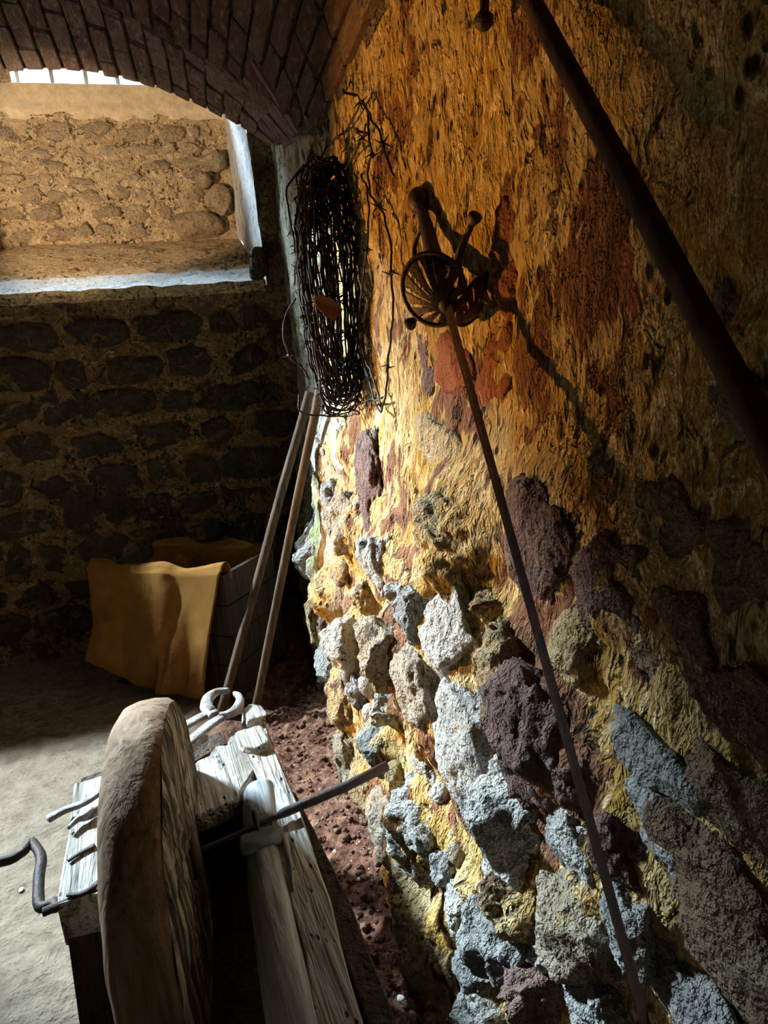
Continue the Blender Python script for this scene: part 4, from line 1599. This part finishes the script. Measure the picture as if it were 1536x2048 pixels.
# pierced shells
def shell(ctr, nrm, e1_, ra, rb, slots, depth, heart, name='shell_guard'):
    """Dished oval plate: slots fan out from a solid heart near the blade to a round rim."""
    e1_ = (e1_ - nrm * e1_.dot(nrm)).normalized()
    e2_ = nrm.cross(e1_)
    h = heart - ctr
    hv = e1_ * h.dot(e1_) + e2_ * h.dot(e2_)
    lim = 0.62 * min(ra, rb)
    if hv.length > lim:
        hv = hv.normalized() * lim
    na = 144
    rings = [0.05, 0.20, 0.34, 0.48, 0.62, 0.74, 0.84, 0.92, 0.98]
    vs, fs = [], []

    def P(r, a, back=0.0):
        q = (e1_ * (math.cos(a) * ra) + e2_ * (math.sin(a) * rb)) * r + hv * (1 - r)
        k = (q.dot(e1_) / ra) ** 2 + (q.dot(e2_) / rb) ** 2
        return ctr + q + nrm * (depth * (1 - k) - back)
    for back in (0.0, 0.0025):
        for r in rings:
            for k in range(na):
                vs.append(P(r, 2 * PI * k / na, back))
    m = len(rings)
    per = na // slots
    ah = math.atan2(hv.dot(e2_) / rb, hv.dot(e1_) / ra)

    def solid(i, k):
        k = k % na
        da = abs((2 * PI * k / na - ah + PI) % (2 * PI) - PI)
        return i < 2 or i >= m - 2 or da < 0.75 or (k % per) < per * (0.6 if 2 < i < m - 3 else 0.75)
    for s_ in (0, 1):
        o_ = s_ * m * na
        for i in range(m - 1):
            for k in range(na):
                if solid(i, k):
                    a, b = o_ + i * na + k, o_ + i * na + (k + 1) % na
                    q = (a, b, b + na, a + na)
                    fs.append(q if s_ == 0 else q[::-1])
    for i in range(m - 1):
        for k in range(na):
            kk = (k + 1) % na
            if solid(i, k) != solid(i, kk):
                a, b = i * na + kk, (i + 1) * na + kk
                fs.append((a, b, b + m * na, a + m * na))
            if i + 1 < m - 1 and solid(i, k) != solid(i + 1, k):
                a, b = (i + 1) * na + k, (i + 1) * na + kk
                fs.append((a, b, b + m * na, a + m * na))
    plate = so(name, (vs, fs))
    rim = [P(1.0, 2 * PI * k / 48) for k in range(49)]
    so('rim', sweep(rim, 0.0042, n=8, cap=False, up=nrm), parent=plate)
    return plate


tocam = (CAM - SG).normalized()
nA = (tocam * 1.0 + V((-0.45, 0, -0.2))).normalized()
cA = at_plane(867, 580, SG + tocam * 0.015, tocam)
kpx = (SG - CAM).dot(_f) / F_PX
shell(cA, nA, V((0.5, 0, -0.8)), 70 * kpx, 64 * kpx, 12, 0.020, at_plane(905, 622, SG + tocam * 0.015, tocam))
nB = (tocam * 0.55 + V((0.75, -0.2, -0.55))).normalized()
cB = at_plane(950, 600, SG, tocam)
shell(cB, nB, V((0.6, 0, 0.55)), 56 * kpx, 50 * kpx, 12, 0.016, at_plane(915, 620, SG, tocam))
# knuckle bow, ring and boss joining the shells to the blade
kb = spline([at_plane(832, 530, SG, sn), at_plane(829, 500, SG, sn), at_plane(834, 475, SG, sn), at_plane(842, 455, SG, sn)], 5)
so('knuckle_bow', sweep(kb, .0048, n=8))
rg = spline([at_plane(892, 528, SG + tocam * .01, tocam), at_plane(906, 521, SG + tocam * .01, tocam), at_plane(918, 532, SG + tocam * .01, tocam), at_plane(922, 556, SG + tocam * .01, tocam), at_plane(920, 580, SG + tocam * .01, tocam)], 6)
so('side_ring', sweep(rg, .0048, n=8))
so('boss', lathe([(-.045, .008), (-.03, .017), (-.01, .022), (.01, .02), (.025, .017)], SG, sd, 14))

# ------------------------------------------------------------------ long pole slanting down the wall at the right
pa, pb = at(1072, 20, 0, 0.435), at(1536, 882, 0, 0.385)
d = (pb - pa).normalized()
foot = pa + d * ((0.02 - pa.z) / d.z)
top = pa - d * 0.22
path = [foot.lerp(top, i / 30) for i in range(31)]
vs, fs = sweep(path, 0.0102, 0.0095, n=8, pw=3.0, wob=0.0006)
o = obj('long_pole', mesh('long_pole', [v - foot for v in vs], fs), M['shaft'])
o.location = foot
tag(o, 'long dark reddish pole slanting down the wall at the upper right', 'pole')

# ------------------------------------------------------------------ stones and soil on the floor
chip_r = random.Random(8)
for (px, py, r, lab) in [
        (765, 2026, 11, 'largest white stone chip, beside the lowest batten at the bottom edge'),
        (703, 1832, 7, 'white stone chip beside the outer rail, larger of a close pair'),
        (690, 1848, 5, 'white stone chip beside the outer rail, smaller of a close pair'),
        (768, 1974, 7, 'white stone chip on the soil just above the largest chip'),
        (800, 1990, 7, 'white stone chip midway between the batten and the foot of the wall'),
        (834, 1982, 7, 'white stone chip nearest the foot of the wall at the bottom'),
        (722, 1871, 5, 'small white stone chip lying just below the close pair of chips'),
        (664, 1735, 5, 'tiny white stone chip next to the outer rail below the axle end'),
        (668, 1683, 5, 'tiny white stone chip farthest up the reddish soil strip'),
        (716, 1747, 4, 'tiny white stone chip in the middle of the reddish soil strip'),
        (40, 1772, 5, 'small pale stone chip on the dusty floor below the crank handle')]:
    c = at(px, py, 2, 0.03 if px > 400 else 0.01)
    c.z = floor_z(c.x, c.y)
    s_ = r / (F_PX / (c - CAM).dot(_f))
    vs, fs = rock_mesh('stone_chip', 2, px + py, 3.0, 8, 0.2)
    o = obj('stone_chip', mesh('stone_chip', [(v.x * s_, v.y * s_ * 1.2, v.z * s_ * 0.6) for v in vs], fs, False), M['chip'])
    o.location = c + V((0, 0, s_ * 0.35))
    o.rotation_euler = (0, 0, chip_r.uniform(0, 6))
    tag(o, lab, 'stone chip', 'white chips on the floor')

parts = []
cr_ = random.Random(31)
bases = [rock_mesh('clod', 1, 300 + i, 2.5, 6, 0.2) for i in range(10)]
for k in range(1500):
    y = cr_.uniform(0.6, 3.2)
    x = 0.305 - abs(cr_.gauss(0, 0.18))
    if x < -0.02:
        continue
    r = 0.003 + 0.012 * cr_.random() ** 4
    v_, f_ = bases[k % 10]
    zz = floor_z(x, y) + r * 0.25
    parts.append(([V((x + v.x * r, y + v.y * r, zz + v.z * r * 0.8)) for v in v_], f_))
vs, fs = join(parts)
o = obj('soil_clods', mesh('soil_clods', vs, fs), M['clod'])
tag(o, 'loose reddish soil crumbs along the foot of the wall', 'soil', kind='stuff')
